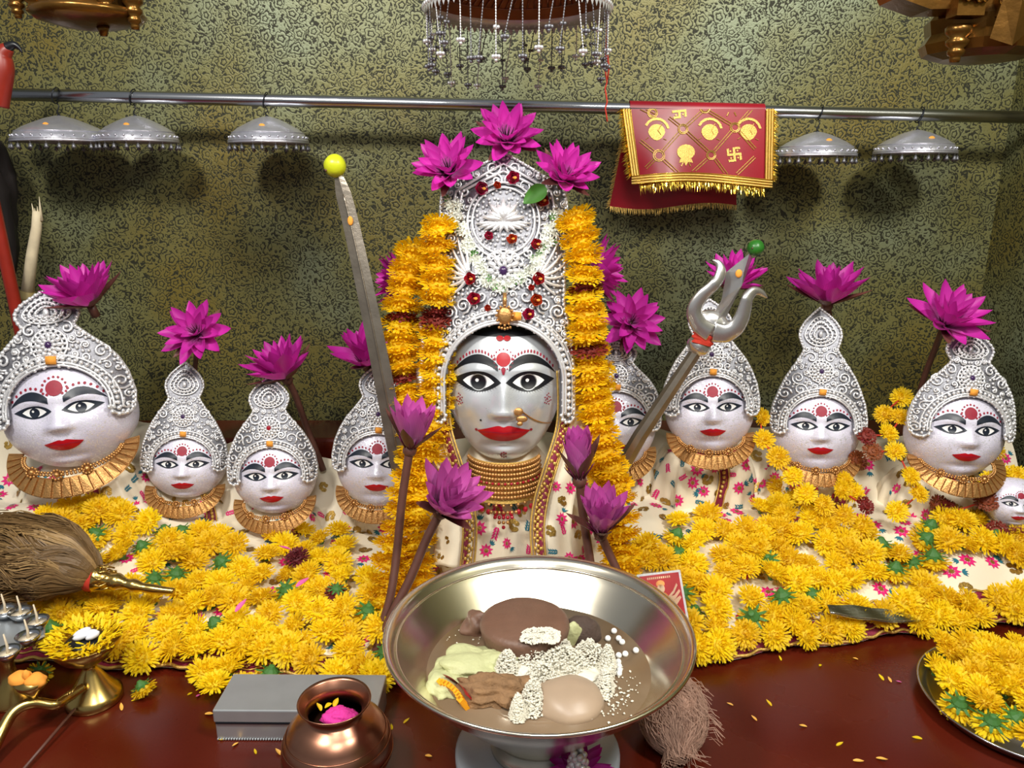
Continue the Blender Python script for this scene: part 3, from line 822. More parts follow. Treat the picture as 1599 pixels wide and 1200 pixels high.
def c_y(x, z): return -.80*math.sqrt(max(.03, 1-(x/1.25)**2)) - .04 + .16*max(0, z - .2)
FEATH = [(.74, 1.62)]
def c_extra(cr, at):
    for m in (1, -1):   # wing feathers at both sides
        g = G()
        for k in range(8):
            a = math.radians(-50 + 19*k)
            pts = []
            for i in range(12):
                t = i/11; rr = .06 + .44*t
                pts.append((m*(.50 + rr*math.cos(a)*.82), 1.55 + rr*math.sin(a) + .12*t*t))
            pts = [q for q in pts if c_in(q[0], q[1])]
            if len(pts) > 3: g.tube([at(x, z, .05) for x, z in pts], lambda t: .034*sC*(1 - .55*t), 6)
        tag(g.build('wing_feathers', M['silver'], cr), kind='stuff')
    g = G()   # lotus relief near the top
    for k in range(9):
        a = math.radians(10 + 20*k); L = .34 if k % 2 == 0 else .27
        g.tube([at(L*t*math.cos(a), 2.36 + L*t*math.sin(a), .06 + .03*math.sin(PI*t)) for t in (0, .2, .4, .6, .8, 1)], lambda t: .05*sC*math.sin(PI*(.12+.86*t)), 6)
    for k in range(10):
        a = math.radians(190 + 18*k); L = .28
        g.tube([at(L*1.5*t*math.cos(a), 2.34 + .6*L*t*math.sin(a), .06) for t in (0, .25, .5, .75, 1)], lambda t: .035*sC*math.sin(PI*(.15+.8*t)), 6)
    g.build('lotus_relief', M['silver'], cr)
    g = G()
    for sh in (.88, .76):   # pointed frames
        for dzz in (0,):
            pts = [(-.86*sh, 2.55), (-.80*sh, 2.80), (0, 3.30 - (1-sh)*.9), (.80*sh, 2.80), (.86*sh, 2.55)]
            fine = []
            for p0, p1 in zip(pts, pts[1:]):
                fine += [(p0[0] + (p1[0]-p0[0])*t/8, p0[1] + (p1[1]-p0[1])*t/8) for t in range(8)]
            g.tube([at(x, z, .035) for x, z in fine + [pts[-1]]], .022*sC, 6)
    for rr in (.46, .53):
        g.tube([at(rr*math.cos(2*PI*k/48), 2.36 + rr*1.05*math.sin(2*PI*k/48), .04) for k in range(48)], .02*sC, 5, closed=True)
    g.build('raised_frame', M['silver'], cr)
    g = G()   # gold forehead pendant
    c = at(0.02, .98, .16)
    g.ball(c, (.11*sC, .05*sC, .13*sC), 14, 10); 
    for k in range(12): g.ball(c + Vector((.12*sC*math.cos(.5236*k), -.02*sC, .14*sC*math.sin(.5236*k))), .022*sC, 6, 4)
    g.tube([at(.02, 1.12, .1), at(.02, 1.3, .08)], .03*sC, 6)
    for k in range(5): g.ball(c + Vector(((k-2)*.04*sC, -.01*sC, -.19*sC + .01*abs(k-2)*sC)), .022*sC, 6, 4)
    g.build('gold_pendant', M['gold'], cr)
    G().box((0, 0, 0), (.14*sC, .02*sC, .12*sC), Matrix.Translation(at(.19, .97, .13))).build('paste_mark', M['orange'], cr)
crownC = crown_parts('tall silver mitre crown with pierced scrollwork', main_idol, mC, sC, c_in, c_y, (-1.1, 1.1, -.65, 3.38), half + [(-x, z) for x, z in half[::-1]],
    dict(fn=c_arch, rows=((.012, .020), (.05, .024), (.155, .022), (.195, .016)), bead=(.10, .034)), .028, 31,
    [(0, 1.62, .30, 'gem')], .125, .0165,
    avoid=lambda x, z: ((x/1.08)**2 + (max(0, z)/1.08)**2 < 1) or math.hypot(x, (z-2.36)/1.05) < .56 or (x > .46 and 1.25 < z < 2.0 and math.hypot(x-.5, z-1.55) < .52), extra=c_extra)
bvK = BVHTree.FromObject(crownC, bpy.context.evaluated_depsgraph_get()) if False else None
# robe of the central bust
robeC = robe(main_idol, baseC, hpC, sC, [(.42, -1.05), (.60, -1.28), (.82, -1.62), (1.18, -2.05), (1.42, -2.55), (1.6, None)], .80, 41, 11, 0.004, 90, False)
# veil: cream panels and maroon gold borders at both sides of the face
def veil(sd):
    inner = [(-.80*1, .15), (-.82, -.35), (-.78, -.75), (-.60, -1.30), (-.46, -1.75), (-.40, -2.2), (-.44, -2.75)]
    path = smooth_path([Vector((x*-sd if sd > 0 else x, 0, z)) for x, z in inner], 6)
    def yv(x, z): return -(.52 + .10*max(0, -z - .3) + .10*max(0, -z-1.2)) + .42*max(0, abs(x) - .62)
    w1, w2 = .20, .62
    n = len(path)
    def pt(a, b, off, lo, hi):
        k = min(int(a*(n-1)), n-2); f = a*(n-1) - k; q = path[k].lerp(path[k+1], f)
        x = q.x + sd*(lo + (hi-lo)*b); z = q.z
        return Vector((x*sC, (yv(x, z) - off + .02*math.sin(14*b + 3*a))*sC, z*sC))
    vg = G().grid(lambda a, b: pt(a, b, 0, 0, w2), 48, 14); bvv = BVHTree.FromPolygons(vg.v, vg.f)
    v = vg.build('veil', M['silk'], main_idol, mtx=mC)
    v.modifiers.new('solid', 'SOLIDIFY').thickness = .0015
    rv = random.Random(50 + sd); vs = []
    for _ in range(300):
        q = pt(rv.uniform(.35, .97), rv.uniform(.42, .9), 0, 0, w2)
        if all((q - w).length > .027 for w, _n in vs): vs.append((q, Vector((0, -1, 0))))
    embroider(v, bvv, vs, Matrix(), 60 + sd, .95)
    G().grid(lambda a, b: pt(a, b, .03, .03, w1-.02), 48, 4).build('veil_border', M['maroon'], v)
    g = G()
    for lo in (0, .045, w1-.03, w1):
        g.tube([pt(k/70, 0, .04 + (.01 if k % 2 else 0), lo, lo) for k in range(71)], .0020 if lo in (0, w1) else .0013, 5)
    for k in range(26):
        c = pt((k+.5)/26, 0, .045, w1*.5, w1*.5)
        for j in range(4): g.ball(c + Vector((.005*math.cos(1.57*j), -.001, .005*math.sin(1.57*j))), (.0036, .0018, .0036), 6, 4)
    tag(g.build('gold_lace', M['gold_thread'], v), kind='stuff')
veil(1); veil(-1)
# choker of stone rows, red drops
g = G(); gr = G()
def neck(a, z, off=0): return Vector(((.56 + .10*(-1.22-z))*math.sin(a)*sC, (-.20 - (.52 + .16*(-1.22-z))*math.cos(a) - off)*sC, (z - .09*math.cos(a))*sC))
for row in range(8):
    z = -1.16 - .066*row
    for k in range(34):
        a = -1.35 + 2.7*k/33
        (gr if row == 4 and k % 2 else g).ball(neck(a, z, .03), (.030 if row != 4 else .024)*sC, 7, 5)
for k in range(13):
    a = -1.1 + 2.2*k/12; dz = .10*math.cos(a*1.5) + .03
    gr.ball(neck(a, -1.72 - dz, .05), (.036*sC, .03*sC, .045*sC), 8, 6); g.ball(neck(a, -1.66 - dz*.6, .04), .026*sC, 6, 4)
for r_, n in ((1, 7), (2, 5), (3, 3), (4, 1)):
    for k in range(n): (g if r_ % 2 else gr).ball(neck((k-(n-1)/2)*.10, -1.76 - .07*r_, .06), .030*sC, 7, 5)
ck = g.build('choker', M['gold'], main_idol, mtx=mC); tag(ck, kind='stuff'); tag(gr.build('ruby_drops', M['ruby'], main_idol, mtx=mC), kind='stuff')
G().grid(lambda a, b: neck(-1.5 + 3*a, -1.12 - .60*b, -.005), 30, 6).build('choker_band', M['gold_thread'], main_idol, mtx=mC)
# nose ring with its chain
h = bvF.ray_cast(Vector((.17*sC, -3*sC, -.45*sC)), Vector((0, 1, 0)))[0]
g = G(); c = h + Vector((.05*sC, -.03*sC, -.03*sC))
g.ball(c + Vector((.0, 0, .06*sC)), (.07*sC, .025*sC, .06*sC), 10, 8); g.ball(c + Vector((.05*sC, 0, -.05*sC)), (.085*sC, .02*sC, .05*sC), 10, 8); g.ball(c + Vector((.02*sC, 0, -.12*sC)), (.045*sC, .02*sC, .035*sC), 8, 6)
pts = []
for k in range(14):
    t = k/13; x = .24 + .50*t; z = -.40 - .28*t - .05*math.sin(PI*t)
    q = bvF.ray_cast(Vector((x*sC, -3*sC, z*sC)), Vector((0, 1, 0)))[0]
    if q: pts.append(q + Vector((0, -.012*sC, 0)))
g.tube(pts, .010*sC, 5)
g.build('nose_ring', M['gold'], main_idol, mtx=mC)
# silver ear chain at the left of the face
g = G()
for k in range(34):
    t = k/33; c = Vector((-1.24*sC + .02*sC*math.sin(7*t), -.35*sC, (.85 - 1.35*t)*sC)); g.ball(c, ((.035 + .055*math.exp(-((t-.55)/.1)**2) + .03*math.exp(-((t-.9)/.06)**2))*sC, .03*sC, .035*sC), 8, 6)
tag(g.build('ear_chain', M['silver'], main_idol, mtx=mC), kind='stuff')
# ------------------------------------------------------------------ rod and hanging silver parasols
YR = 1.72
def rod_z(x): return 0.918 - 0.0213*x
g = G(); xa, xb = P(18, 148, YR).x, XR - 0.001
g.tube([(xa + (xb-xa)*k/8, YR, rod_z(xa + (xb-xa)*k/8)) for k in range(9)], 0.0128, 20)
rod = g.build('hanging_rod', M['steel']); tag(rod, 'long polished steel rod running across the wall', 'rod')

def bell(g, c, r):
    g.lathe([(0, r*1.1), (r*.5, r), (r*.75, .1*r), (r*1.05, -.7*r), (r*.7, -.75*r), (0, -.6*r)], 7, Matrix.Translation(c)); g.ball(Vector(c) + Vector((0, 0, -r)), r*.35, 5, 4)
def small_parasol(u, vr, wpx, vtop, label):
    c = P(u, vr, YR); R = wpx/2*mpp(u, vr, YR); h = (vr - vtop)*mpp(u, vr, YR)*0.98
    o = empty('silver_parasol', c, label, 'parasol', 'small silver parasols on the rod')
    prof = [(0, h*.98), (R*.10, h*.96), (R*.3, h*.86), (R*.52, h*.70), (R*.72, h*.54), (R*.86, h*.38), (R*.94, h*.2), (R*.98, h*.04), (R*.99, -.02*h), (R*.965, -.02*h), (R*.92, h*.16), (R*.7, h*.46), (R*.4, h*.72), (0, h*.9)]
    G().lathe(prof, 56).build('dome', M['parasol'], o)
    g = G()
    for z, f in ((.36, .872), (.08, .972)): g.tube([(R*f*math.cos(2*PI*k/48), R*f*math.sin(2*PI*k/48), h*z) for k in range(48)], .0014, 5, closed=True)
    for k in range(30):
        a = 2*PI*k/30; g.ball((R*.945*math.cos(a), R*.945*math.sin(a), h*.2), .0028, 6, 4)
    tag(g.build('raised_band', M['parasol'], o), kind='stuff')
    g = G()
    for k in range(22):
        a = 2*PI*k/22 + rnd.uniform(-.06, .06); p = Vector((R*.97*math.cos(a), R*.97*math.sin(a), -.006)); g.tube([p + Vector((0, 0, .008)), p], .0008, 4); bell(g, p + Vector((0, 0, -.005)), .0048)
    tag(g.build('bells', M['silver_dark'], o), kind='stuff')
    g = G(); dz = rod_z(c.x) - c.z
    g.tube([(.016*math.sin(2*PI*k/20)*.25, .0155*math.cos(2*PI*k/20), dz + .0155*math.sin(2*PI*k/20)) for k in range(20)], .0013, 5, closed=True)
    g.tube([(0, 0, dz - .0145), (.003, 0, dz - .022), (-.003, 0, h*1.1), (.001, 0, h*.9)], .0013, 5)
    g.ball((0, 0, h*.95), .0045, 8, 6)
    g.build('wire_hanger', M['wire'], o)
    a = -PI/2 + .1; G().ball((R*.55*math.cos(a), R*.60*math.sin(a) - .004, h*.55), (.0075, .003, .006), 8, 6).build('paste_mark', M['orange'], o)
M['parasol'] = mat('beaten_silver', srgb(202, 202, 212), 0.34, 0.75, 0.2, 60, 0.35, 140)
small_parasol(98, 222, 146, 181, 'small silver parasol on the rod, leftmost')
small_parasol(216, 222, 122, 181, 'small silver parasol on the rod, second from the left')
small_parasol(420, 224, 124, 182, 'small silver parasol on the rod above the leaning sword')
small_parasol(1273, 244, 124, 206, 'small silver parasol on the rod beside the red cloth')
small_parasol(1428, 240, 122, 203, 'small silver parasol on the rod, rightmost')

# the big parasol above the central goddess
YB = 1.42; cB = P(808, 18, YB); RB = 146*mpp(808, 18, YB)
big = empty('silver_parasol', cB, 'large silver parasol fringed with bell chains above the central goddess', 'parasol')
G().lathe([(0, .11), (RB*.2, .105), (RB*.5, .085), (RB*.8, .05), (RB*.97, .022), (RB, 0), (RB*.985, -.002), (RB*.95, .014)], 72).build('dome', M['silver'], big)
G().lathe([(RB*.95, .014), (RB*.8, .040), (RB*.5, .072), (RB*.2, .09), (0, .095)], 72).build('inner_face', M['chhatra_in'], big)  # inside of the dome, coloured as if lit orange
g = G()
for f, z in ((.86, .030), (.74, .046), (.62, .060), (.5, .070)):
    g.tube([(RB*f*math.cos(2*PI*k/60), RB*f*math.sin(2*PI*k/60), z) for k in range(60)], .0016, 5, closed=True)
for k in range(64):
    a = 2*PI*k/64; f0, f1 = .75, .85
    g.tube([(RB*f0*math.cos(a), RB*f0*math.sin(a), .044), (RB*f1*math.cos(a+.06), RB*f1*math.sin(a+.06), .030)], .0014, 4)
    g.tube([(RB*.6*math.cos(a) + .006*math.cos(q), RB*.6*math.sin(a) + .006*math.sin(q), .058) for q in (0, 1, 2, 3, 4, 5)], .0012, 4, closed=True)
tag(g.build('embossed_ribs', M['copper'], big), kind='stuff')
g = G()
for k in range(84):
    a = 2*PI*k/84; g.ball((RB*.995*math.cos(a), RB*.995*math.sin(a), .004), .0042, 6, 5); 
    g.add([(RB*math.cos(a-.035), RB*math.sin(a-.035), 0), (RB*math.cos(a+.035), RB*math.sin(a+.035), 0), (RB*math.cos(a), RB*math.sin(a), -.011)], [(0, 1, 2)])
tag(g.build('scalloped_rim', M['silver'], big), kind='stuff')
rb = random.Random(5)
for k in range(46):
    a = 2*PI*k/46 + rb.uniform(-.04, .04); L = rb.choice((.045, .06, .075, .088)) * (1.12 if math.sin(a) > 0 else 1)
    p = Vector((RB*.97*math.cos(a), RB*.97*math.sin(a), -.004)); sway = rb.choice((0, 0, .09, -.09))*math.cos(1.3*k); q = Vector((RB*.97*math.cos(a+sway), RB*.97*math.sin(a+sway), -L))
    g = G()
    n = int(L/.0042)
    g.tube([p.lerp(q, i/6) for i in range(7)], .0007, 4)
    for i in range(n): g.ball(p.lerp(q, (i+.5)/n), (.0014, .0014, .0019), 5, 4)
    for j in range(4): g.ball(q + Vector((.0042*math.cos(1.57*j), .0042*math.sin(1.57*j), -.004)), .0034, 7, 5)
    g.ball(q + Vector((0, 0, -.009)), .003, 6, 5)
    if rb.random() < .35:
        for j in range(3): g.ball(p.lerp(q, .55) + Vector((.0036*math.cos(2.1*j), .0036*math.sin(2.1*j), 0)), .0028, 6, 5)
    g.build('bell_chain', M['silver_dark'] if k % 3 else M['silver'], big)
# red thread hanging from its rim
g = G(); p0 = P(946, 86, YB); p1 = P(947, 190, YB - .01)
g.tube([p0.lerp(p1, t/10) + Vector((.002*math.sin(t*2.1), 0, 0)) for t in range(11)], .0014, 5); g.tube([p0 + Vector((.003, 0, 0)), p0 + Vector((.006, 0, -.02)), p0 + Vector((.004, 0, -.04))], .0014, 5)
g.tube([p0, p0 + Vector((0, 0, .055))], .0009, 4)
tag(g.build('red_thread', M['thread']), 'red cotton thread dangling below the large silver parasol', 'thread')

# ------------------------------------------------------------------ red cloth over the rod
def rag(u, v): return (900 + u/4.703, 120 + v/4.703)      # measured on an enlarged view
YF = YR - .0165; YK = YR + .03
red = empty('red_cloth', (P(1085, 170, YR).x, YR, rod_z(.3) - .17), 'red cloth printed with gold emblems, gold tinsel edged, hung over the rod', 'cloth')
rl = Vector(red.location)
def front_pt(a, b, off=0.0):
    """a across, b top to bottom of the front flap"""
    u0, u1 = 984 + 14*b, 1196 - 2*b
    u = u0 + (u1-u0)*a; vb = 277 - 7*math.sin(PI*a*1.15 + .2) + 4*a*0; v = 170 + (vb-170)*b
    p = P(u, v, YF - .030*b*(.6+.4*math.sin(5*a)) - .006*math.sin(9*a)*b)
    return p + Vector((0, -off, 0)) - rl
def top_pt(a, b):
    x = front_pt(a, 0).x; q = PI*b   # over the rod
    zc = rod_z(x + rl.x) - rl.z
    return Vector((x, (YR - .0155*math.cos(q)) - rl.y, zc + .0155*math.sin(q)))
G().grid(front_pt, 60, 24).build('front_flap', M['red_cloth'], red)
G().grid(top_pt, 40, 10).build('fold', M['red_cloth'], red)
def back_pt(a, b):
    u = 952 + (1150-952)*a + 10*(1-a)*(1-b)*3; v = 176 + (322 + 5*math.sin(6*a) - 176)*b
    return P(u, v, YR + .016 + .028*b + .004*math.sin(8*a)) - rl
bk = G().grid(back_pt, 50, 20).build('back_flap', M['red_cloth'], red)
gb = G(); gb.grid(front_pt, 60, 24); bvR = BVHTree.FromPolygons(gb.v, gb.f)
def rp(u, v, off=.0012):
    U, V_ = rag(u, v); d = ray(U, V_).normalized(); h = bvR.ray_cast(CO - rl, d); 
    return (h[0] - d*off) if h[0] is not None else None
g = G()
def rline(pts, w=5.0):
    q = []
    for (a, b), (c, d) in zip(pts, pts[1:]):
        n = max(2, int(math.hypot(c-a, d-b)/18)); q += [rp(a + (c-a)*t/n, b + (d-b)*t/n) for t in range(n+1)]
    q = [p for p in q if p is not None]
    if len(q) > 1: g.tube(q, .00042*w*.5, 4)
rings = [(560, 265, 36), (945, 230, 36), (783, 383, 36), (1165, 372, 36), (607, 578, 42), (990, 575, 34)]
def seg(A, B):
    (ax, ay), (bx, by) = A, B; L = math.hypot(bx-ax, by-ay); nx, ny = -(by-ay)/L*9, (bx-ax)/L*9
    for s_ in (-1, 1): rline([(ax+nx*s_, ay+ny*s_), (bx+nx*s_, by+ny*s_)])
for A, B in (((590, 290), (440, 215)), ((585, 240), (625, 205)), ((680, 300), (757, 360)), ((812, 358), (920, 258)), ((975, 255), (1135, 350)), ((1192, 345), (1300, 225)),
             ((757, 410), (635, 545)), ((812, 405), (965, 545)), ((1140, 400), (1015, 545)), ((1195, 400), (1312, 530)), ((575, 555), (470, 470)), ((640, 610), (745, 705)), ((575, 608), (510, 670)),
             ((960, 605), (855, 700)), ((1020, 605), (1105, 720)), ((1310, 590), (1180, 715))): seg(A, B)
for x, y, r_ in rings:
    for k in (1.0, .72): rline([(x + r_*k*math.cos(.3491*i), y + r_*k*math.sin(.3491*i)) for i in range(19)], 5)
def rpoly(pts):
    q = [rp(a, b, .0015) for a, b in pts]
    if all(p is not None for p in q): g.add([sum(q, Vector())/len(q)] + q, [(0, 1+i, 1+(i+1) % len(q)) for i in range(len(q))])
def arms(cx, cy, R):   # four bent arms round a centre, with dots
    for k in range(4):
        a = PI/2*k - .1; c, s_ = math.cos(a), math.sin(a); T = lambda x, y: (cx + (x*c - y*s_), cy + (x*s_ + y*c)); w = R*.17
        rpoly([T(-w, -w), T(R, -w), T(R, w), T(-w, w)]); rpoly([T(R-w*1.6, 0), T(R, 0), T(R*1.02, R*.85), T(R*.85 - w, R*.92)])
        rpoly([(T(R*.5, R*.5)[0] + 7*math.cos(t), T(R*.5, R*.5)[1] + 7*math.sin(t)) for t in (0, 1.05, 2.1, 3.14, 4.2, 5.2)])
arms(755, 252, 52); arms(1160, 570, 52)
def paisley(cx, cy):
    rpoly([(cx + 62*math.cos(t)*(1 - .25*max(0, math.sin(t))), cy + 22 + 60*math.sin(t)) for t in [2*PI*k/16 for k in range(16)]])
    for j in range(7):
        t0 = -2.7 + j*.36; t1 = t0 + .36; R0, R1 = 78, 96
        rpoly([(cx + R0*math.cos(t0), cy + 10 + R0*math.sin(t0)), (cx + R1*math.cos(t0), cy + 10 + R1*math.sin(t0)), (cx + R1*math.cos(t1), cy + 10 + R1*math.sin(t1)), (cx + R0*math.cos(t1), cy + 10 + R0*math.sin(t1))])
    rline([(cx + 40, cy - 40), (cx + 10, cy + 10), (cx + 30, cy + 40)], 5); rline([(cx - 60, cy + 60), (cx - 80, cy + 75)], 4); rline([(cx + 50, cy + 70), (cx + 72, cy + 80)], 4)
paisley(590, 385); paisley(980, 385); paisley(1265, 385)
def pot(cx, cy):
    rpoly([(cx + 66*math.cos(t), cy - 18 + 56*math.sin(t)) for t in [2*PI*k/16 for k in range(16)]])
    rpoly([(cx - 40, cy + 30), (cx + 40, cy + 30), (cx + 52, cy + 62), (cx + 18, cy + 50), (cx, cy + 85), (cx - 18, cy + 50), (cx - 52, cy + 62)])
    for s_ in (-1, 1): rline([(cx + s_*20, cy + 60), (cx + s_*34, cy + 88)], 6)
pot(805, 570); pot(1140, 200)
for cx in (645, 965):
    rpoly([(cx - 62, 715), (cx - 20, 690), (cx + 30, 688), (cx + 62, 712), (cx + 20, 702), (cx - 20, 706)])
tag(g.build('gold_print', M['gold_thread'], red, smooth=False), 'gold diamond lattice with emblems', kind='stuff')
# tinsel borders and fringe
def edge_l(t): return front_pt(0, t)
def border(fn, inward, name, n=40):
    gg = G().grid(lambda a, b: fn(a) + inward(a)*(b*.016) + Vector((0, -.0022, 0)), n, 3); gg.build(name, M['gold_thread'], red)
    gg = G()
    for f in (0, .33, .66, 1): gg.tube([fn(k/n) + inward(k/n)*(f*.016) + Vector((0, -.004, 0)) for k in range(n+1)], .0011, 5)
    gg.build('border_cord', M['tinsel'], red)
border(lambda t: front_pt(0, t), lambda t: Vector((-1, 0, 0)), 'tinsel_border')
border(lambda t: front_pt(1, t), lambda t: Vector((1, 0, 0)), 'tinsel_border')
border(lambda t: front_pt(t, 1) + Vector(((2*t-1)*.016, 0, 0)), lambda t: Vector((0, -.25, -1)), 'tinsel_border')
rt = random.Random(9)
def fringe(fn, direction, n, L, m, name):
    gg = G()
    for k in range(n):
        t = (k + rt.random())/n; p = fn(t); d = (direction + Vector((rt.uniform(-.35, .35), rt.uniform(-.5, .2), rt.uniform(-.35, .25)))).normalized()*L*rt.uniform(.6, 1.2)
        w = Vector((d.z, 0, -d.x)).normalized()*.0007
        if w.length < 1e-5: w = Vector((.0007, 0, 0))
        gg.add([p - w, p + w, p + d*.6 + w + Vector((0, -.001, -.001)), p + d + Vector((0, 0, -.003)), p + d*.6 - w + Vector((0, -.001, -.001))], [(0, 1, 2, 4), (4, 2, 3)])
    tag(gg.build(name, m, red, smooth=False), kind='stuff')
fringe(lambda t: front_pt(0, t) + Vector((-.015, 0, 0)), Vector((-1, -.3, -.2)), 130, .016, M['tinsel'], 'tinsel_fringe')
fringe(lambda t: front_pt(1, t) + Vector((.014, 0, 0)), Vector((1, -.3, -.1)), 130, .014, M['tinsel'], 'tinsel_fringe')
fringe(lambda t: front_pt(t, 1) + Vector((0, -.004, -.015)), Vector((0, -.2, -1)), 190, .020, M['tinsel'], 'tinsel_fringe')
fringe(lambda t: back_pt(t, 1), Vector((0, -.1, -1)), 150, .012, M['gold_thread'], 'tinsel_fringe')
fringe(lambda t: back_pt(0, t), Vector((-1, -.1, -.1)), 100, .010, M['gold_thread'], 'tinsel_fringe')

# ------------------------------------------------------------------ gilded carving at the top corners
def turned(g, c, R, H):
    g.lathe([(0, 0), (R*.35, 0), (R*.42, H*.10), (R*.38, H*.16), (R*.62, H*.22), (R*.66, H*.32), (R*.5, H*.38), (R*.82, H*.48), (R*.86, H*.58), (R*.6, H*.66), (R*.95, H*.78), (R, H*.92), (R*.8, H), (0, H)], 20, Matrix.Translation(c))
YG = 1.25
c = P(138, 22, YG); k = mpp(138, 22, YG)
gl = empty('gilded_pendant', c, 'gilded carved pendant in shadow-darkened gold with turned drops at the top left', 'carving')
G().lathe([(0, -24*k), (14*k, -23*k), (45*k, -18*k), (75*k, -10*k), (84*k, -2*k), (80*k, 4*k), (66*k, 8*k), (60*k, 40*k), (0, 44*k)], 40).build('dish', M['gold_shaded'], gl)
G().lathe([(0, -34*k), (5*k, -34*k), (7*k, -27*k), (10*k, -20*k), (0, -18*k)], 16).build('finial', M['gold_shaded'], gl, loc=(26*k, -12*k, 0))
for (du, dv, R, H) in ((-98, -10, 14, 34), (-70, -4, 16, 36), (-36, -8, 18, 40), (80, -26, 16, 48), (14, 2, 21, 42), (52, -8, 16, 38)):
    g = G(); turned(g, (0, 0, 0), R*k, H*k); g.build('turned_drop', M['gold_shaded'], gl, loc=(du*k, (-46 if abs(du) < 60 else -20)*k, dv*k))
G().box((0, 0, 0), (200*k, 90*k, 30*k)).build('bracket', M['gold_shaded'], gl, loc=(0, 0, 50*k), smooth=False)
c = P(1500, 40, YG); k = mpp(1500, 40, YG)
gr_ = empty('gilded_bracket', c, 'large gilded carved bracket with angular drops at the top right', 'carving')
G().lathe([(0, -52*k), (60*k, -50*k), (86*k, -42*k), (92*k, -28*k), (84*k, -14*k), (88*k, 6*k), (70*k, 30*k), (0, 40*k)], 12).build('bowl', M['gold_shaded'], gr_, loc=(40*k, 0, 0), smooth=False)
for du, w in ((-36, 40), (18, 24), (60, 46), (100, 46)):
    g = G(); g.add([(-w/2*k, 0, 20*k), (w/2*k, 0, 20*k), (w/2*k, 0, -8*k), (-w/2*k, 0, -8*k), (-w/2*k, 30*k, 20*k), (w/2*k, 30*k, 20*k), (w/2*k, 30*k, -8*k), (-w/2*k, 30*k, -8*k)],
                   [(0, 3, 2, 1), (0, 1, 5, 4), (3, 7, 6, 2), (0, 4, 7, 3), (1, 2, 6, 5)]); g.build('facet_block', M['gold_shaded'], gr_, loc=(du*k, -90*k, 6*k), smooth=False)
g = G(); g.add([(-18*k, -14*k, 20*k), (18*k, -14*k, 20*k), (22*k, -10*k, -30*k), (0, -22*k, -46*k), (-26*k, -8*k, -34*k), (0, -30*k, 18*k), (0, 10*k, 0)], [(0, 4, 3, 5), (5, 3, 2, 1), (0, 5, 1), (4, 2, 3)])
g.build('pointed_leaf', M['gold_shaded'], gr_, loc=(18*k, -90*k, 0), smooth=False)
for du, dv in ((-34, -62), (92, -50)):
    g = G(); turned(g, (0, 0, 0), 19*k, 52*k); g.build('turned_drop', M['gold_shaded'], gr_, loc=(du*k, -60*k, dv*k))
g = G()
for i in range(26): g.ball(((-60 + 8*i)*k, -95*k, 24*k + 3*k*math.sin(i*1.3)), (6*k, 5*k, 5*k + 3*k*(i % 3)), 7, 5)
tag(g.build('leaf_moulding', M['brass'], gr_), kind='stuff')
g = G(); g.add([(-110*k, -20*k, 60*k), (70*k, -20*k, 60*k), (70*k, -20*k, 12*k), (-40*k, -20*k, 10*k), (-90*k, -20*k, 26*k), (-110*k, 40*k, 60*k), (70*k, 40*k, 60*k), (70*k, 40*k, 12*k), (-40*k, 40*k, 10*k), (-90*k, 40*k, 26*k)],
    [(0, 4, 3, 2, 1), (5, 6, 7, 8, 9), (4, 9, 8, 3), (3, 8, 7, 2), (0, 5, 9, 4)]); g.build('cornice', M['gold_shaded'], gr_, loc=(-45*k, -50*k, 0), smooth=False)

# ------------------------------------------------------------------ poles at the left edge
p0, p1 = P(-25, 250, 1.58), P(40, 552, 1.62)
g = G(); g.tube([p0.lerp(p1, t/8) for t in range(9)] + [P(75, 720, 1.63)], .0125, 14)
tag(g.build('red_pole', M['wood_red']), 'slanting red painted pole behind the leftmost goddess', 'pole')
bam = empty('bamboo_stick', P(-10, 830, 1.66), 'grey green bamboo stick with a broken pale top at the left', 'stick'); bl = Vector(bam.location)
q0, q1, q2 = P(8, 735, 1.66), P(28, 560, 1.66), P(43, 455, 1.66)
g = G(); g.tube([bl - bl, q0 - bl, q1 - bl, q2 - bl], .0150, 14)
for q in (q0.lerp(q1, .35), q1.lerp(q2, .9)): 
    g.tube([q - bl + Vector((0, 0, -.004)), q - bl, q - bl + Vector((0, 0, .004))], .0175, 14)
g.build('cane', M['bamboo'], bam)
g = G(); e = P(58, 330, 1.66) - bl
g.tube([q2 - bl, (q2 - bl).lerp(e, .45), (q2 - bl).lerp(e, .8) + Vector((.003, 0, 0)), e], lambda t: .0125 - .0035*t, 10)
for dx, L in ((.006, .030), (.001, .010), (-.006, .016), (-.003, .006)): g.tube([e + Vector((dx, 0, -.02)), e + Vector((dx*1.5, 0, L))], lambda t: .004*(1-t)+.0005, 5)
g.build('splintered_end', M['split_wood'], bam)
# red hooked ornament at the rod's left end
h0 = P(4, 110, 1.66); k = mpp(4, 110, 1.66)
hk = empty('hooked_ornament', P(-4, 165, 1.66), 'red carved bird-like ornament with a dark curved beak at the left end of the rod', 'ornament'); hl = Vector(hk.location)
pts = smooth_path([P(-8, 162, 1.66), P(-2, 135, 1.66), P(4, 108, 1.66), P(4, 86, 1.66), P(14, 74, 1.66)], 6)
G().tube([p - hl for p in pts], lambda t: (20 - 6*t - 6*t**4)*k, 14).build('neck', M['wood_red'], hk)
pts = smooth_path([P(12, 74, 1.658), P(22, 70, 1.658), P(30, 75, 1.658), P(35, 83, 1.658)], 6)
G().tube([p - hl for p in pts], lambda t: (8 - 7*t)*k, 10).build('beak', M['black'], hk)
# added dark shape standing in for the shadow at the left edge
b0 = P(-22, 300, 1.70); shadow_geo = G(); shadow_geo.blob((0, 0, 0), (.055, .05, .17), 4, .35, 2.4)
tag(shadow_geo.build('shadow_shape', M['shadow_body'], loc=b0), 'dark shape standing in for shadow at the left edge below the rod', 'bundle')

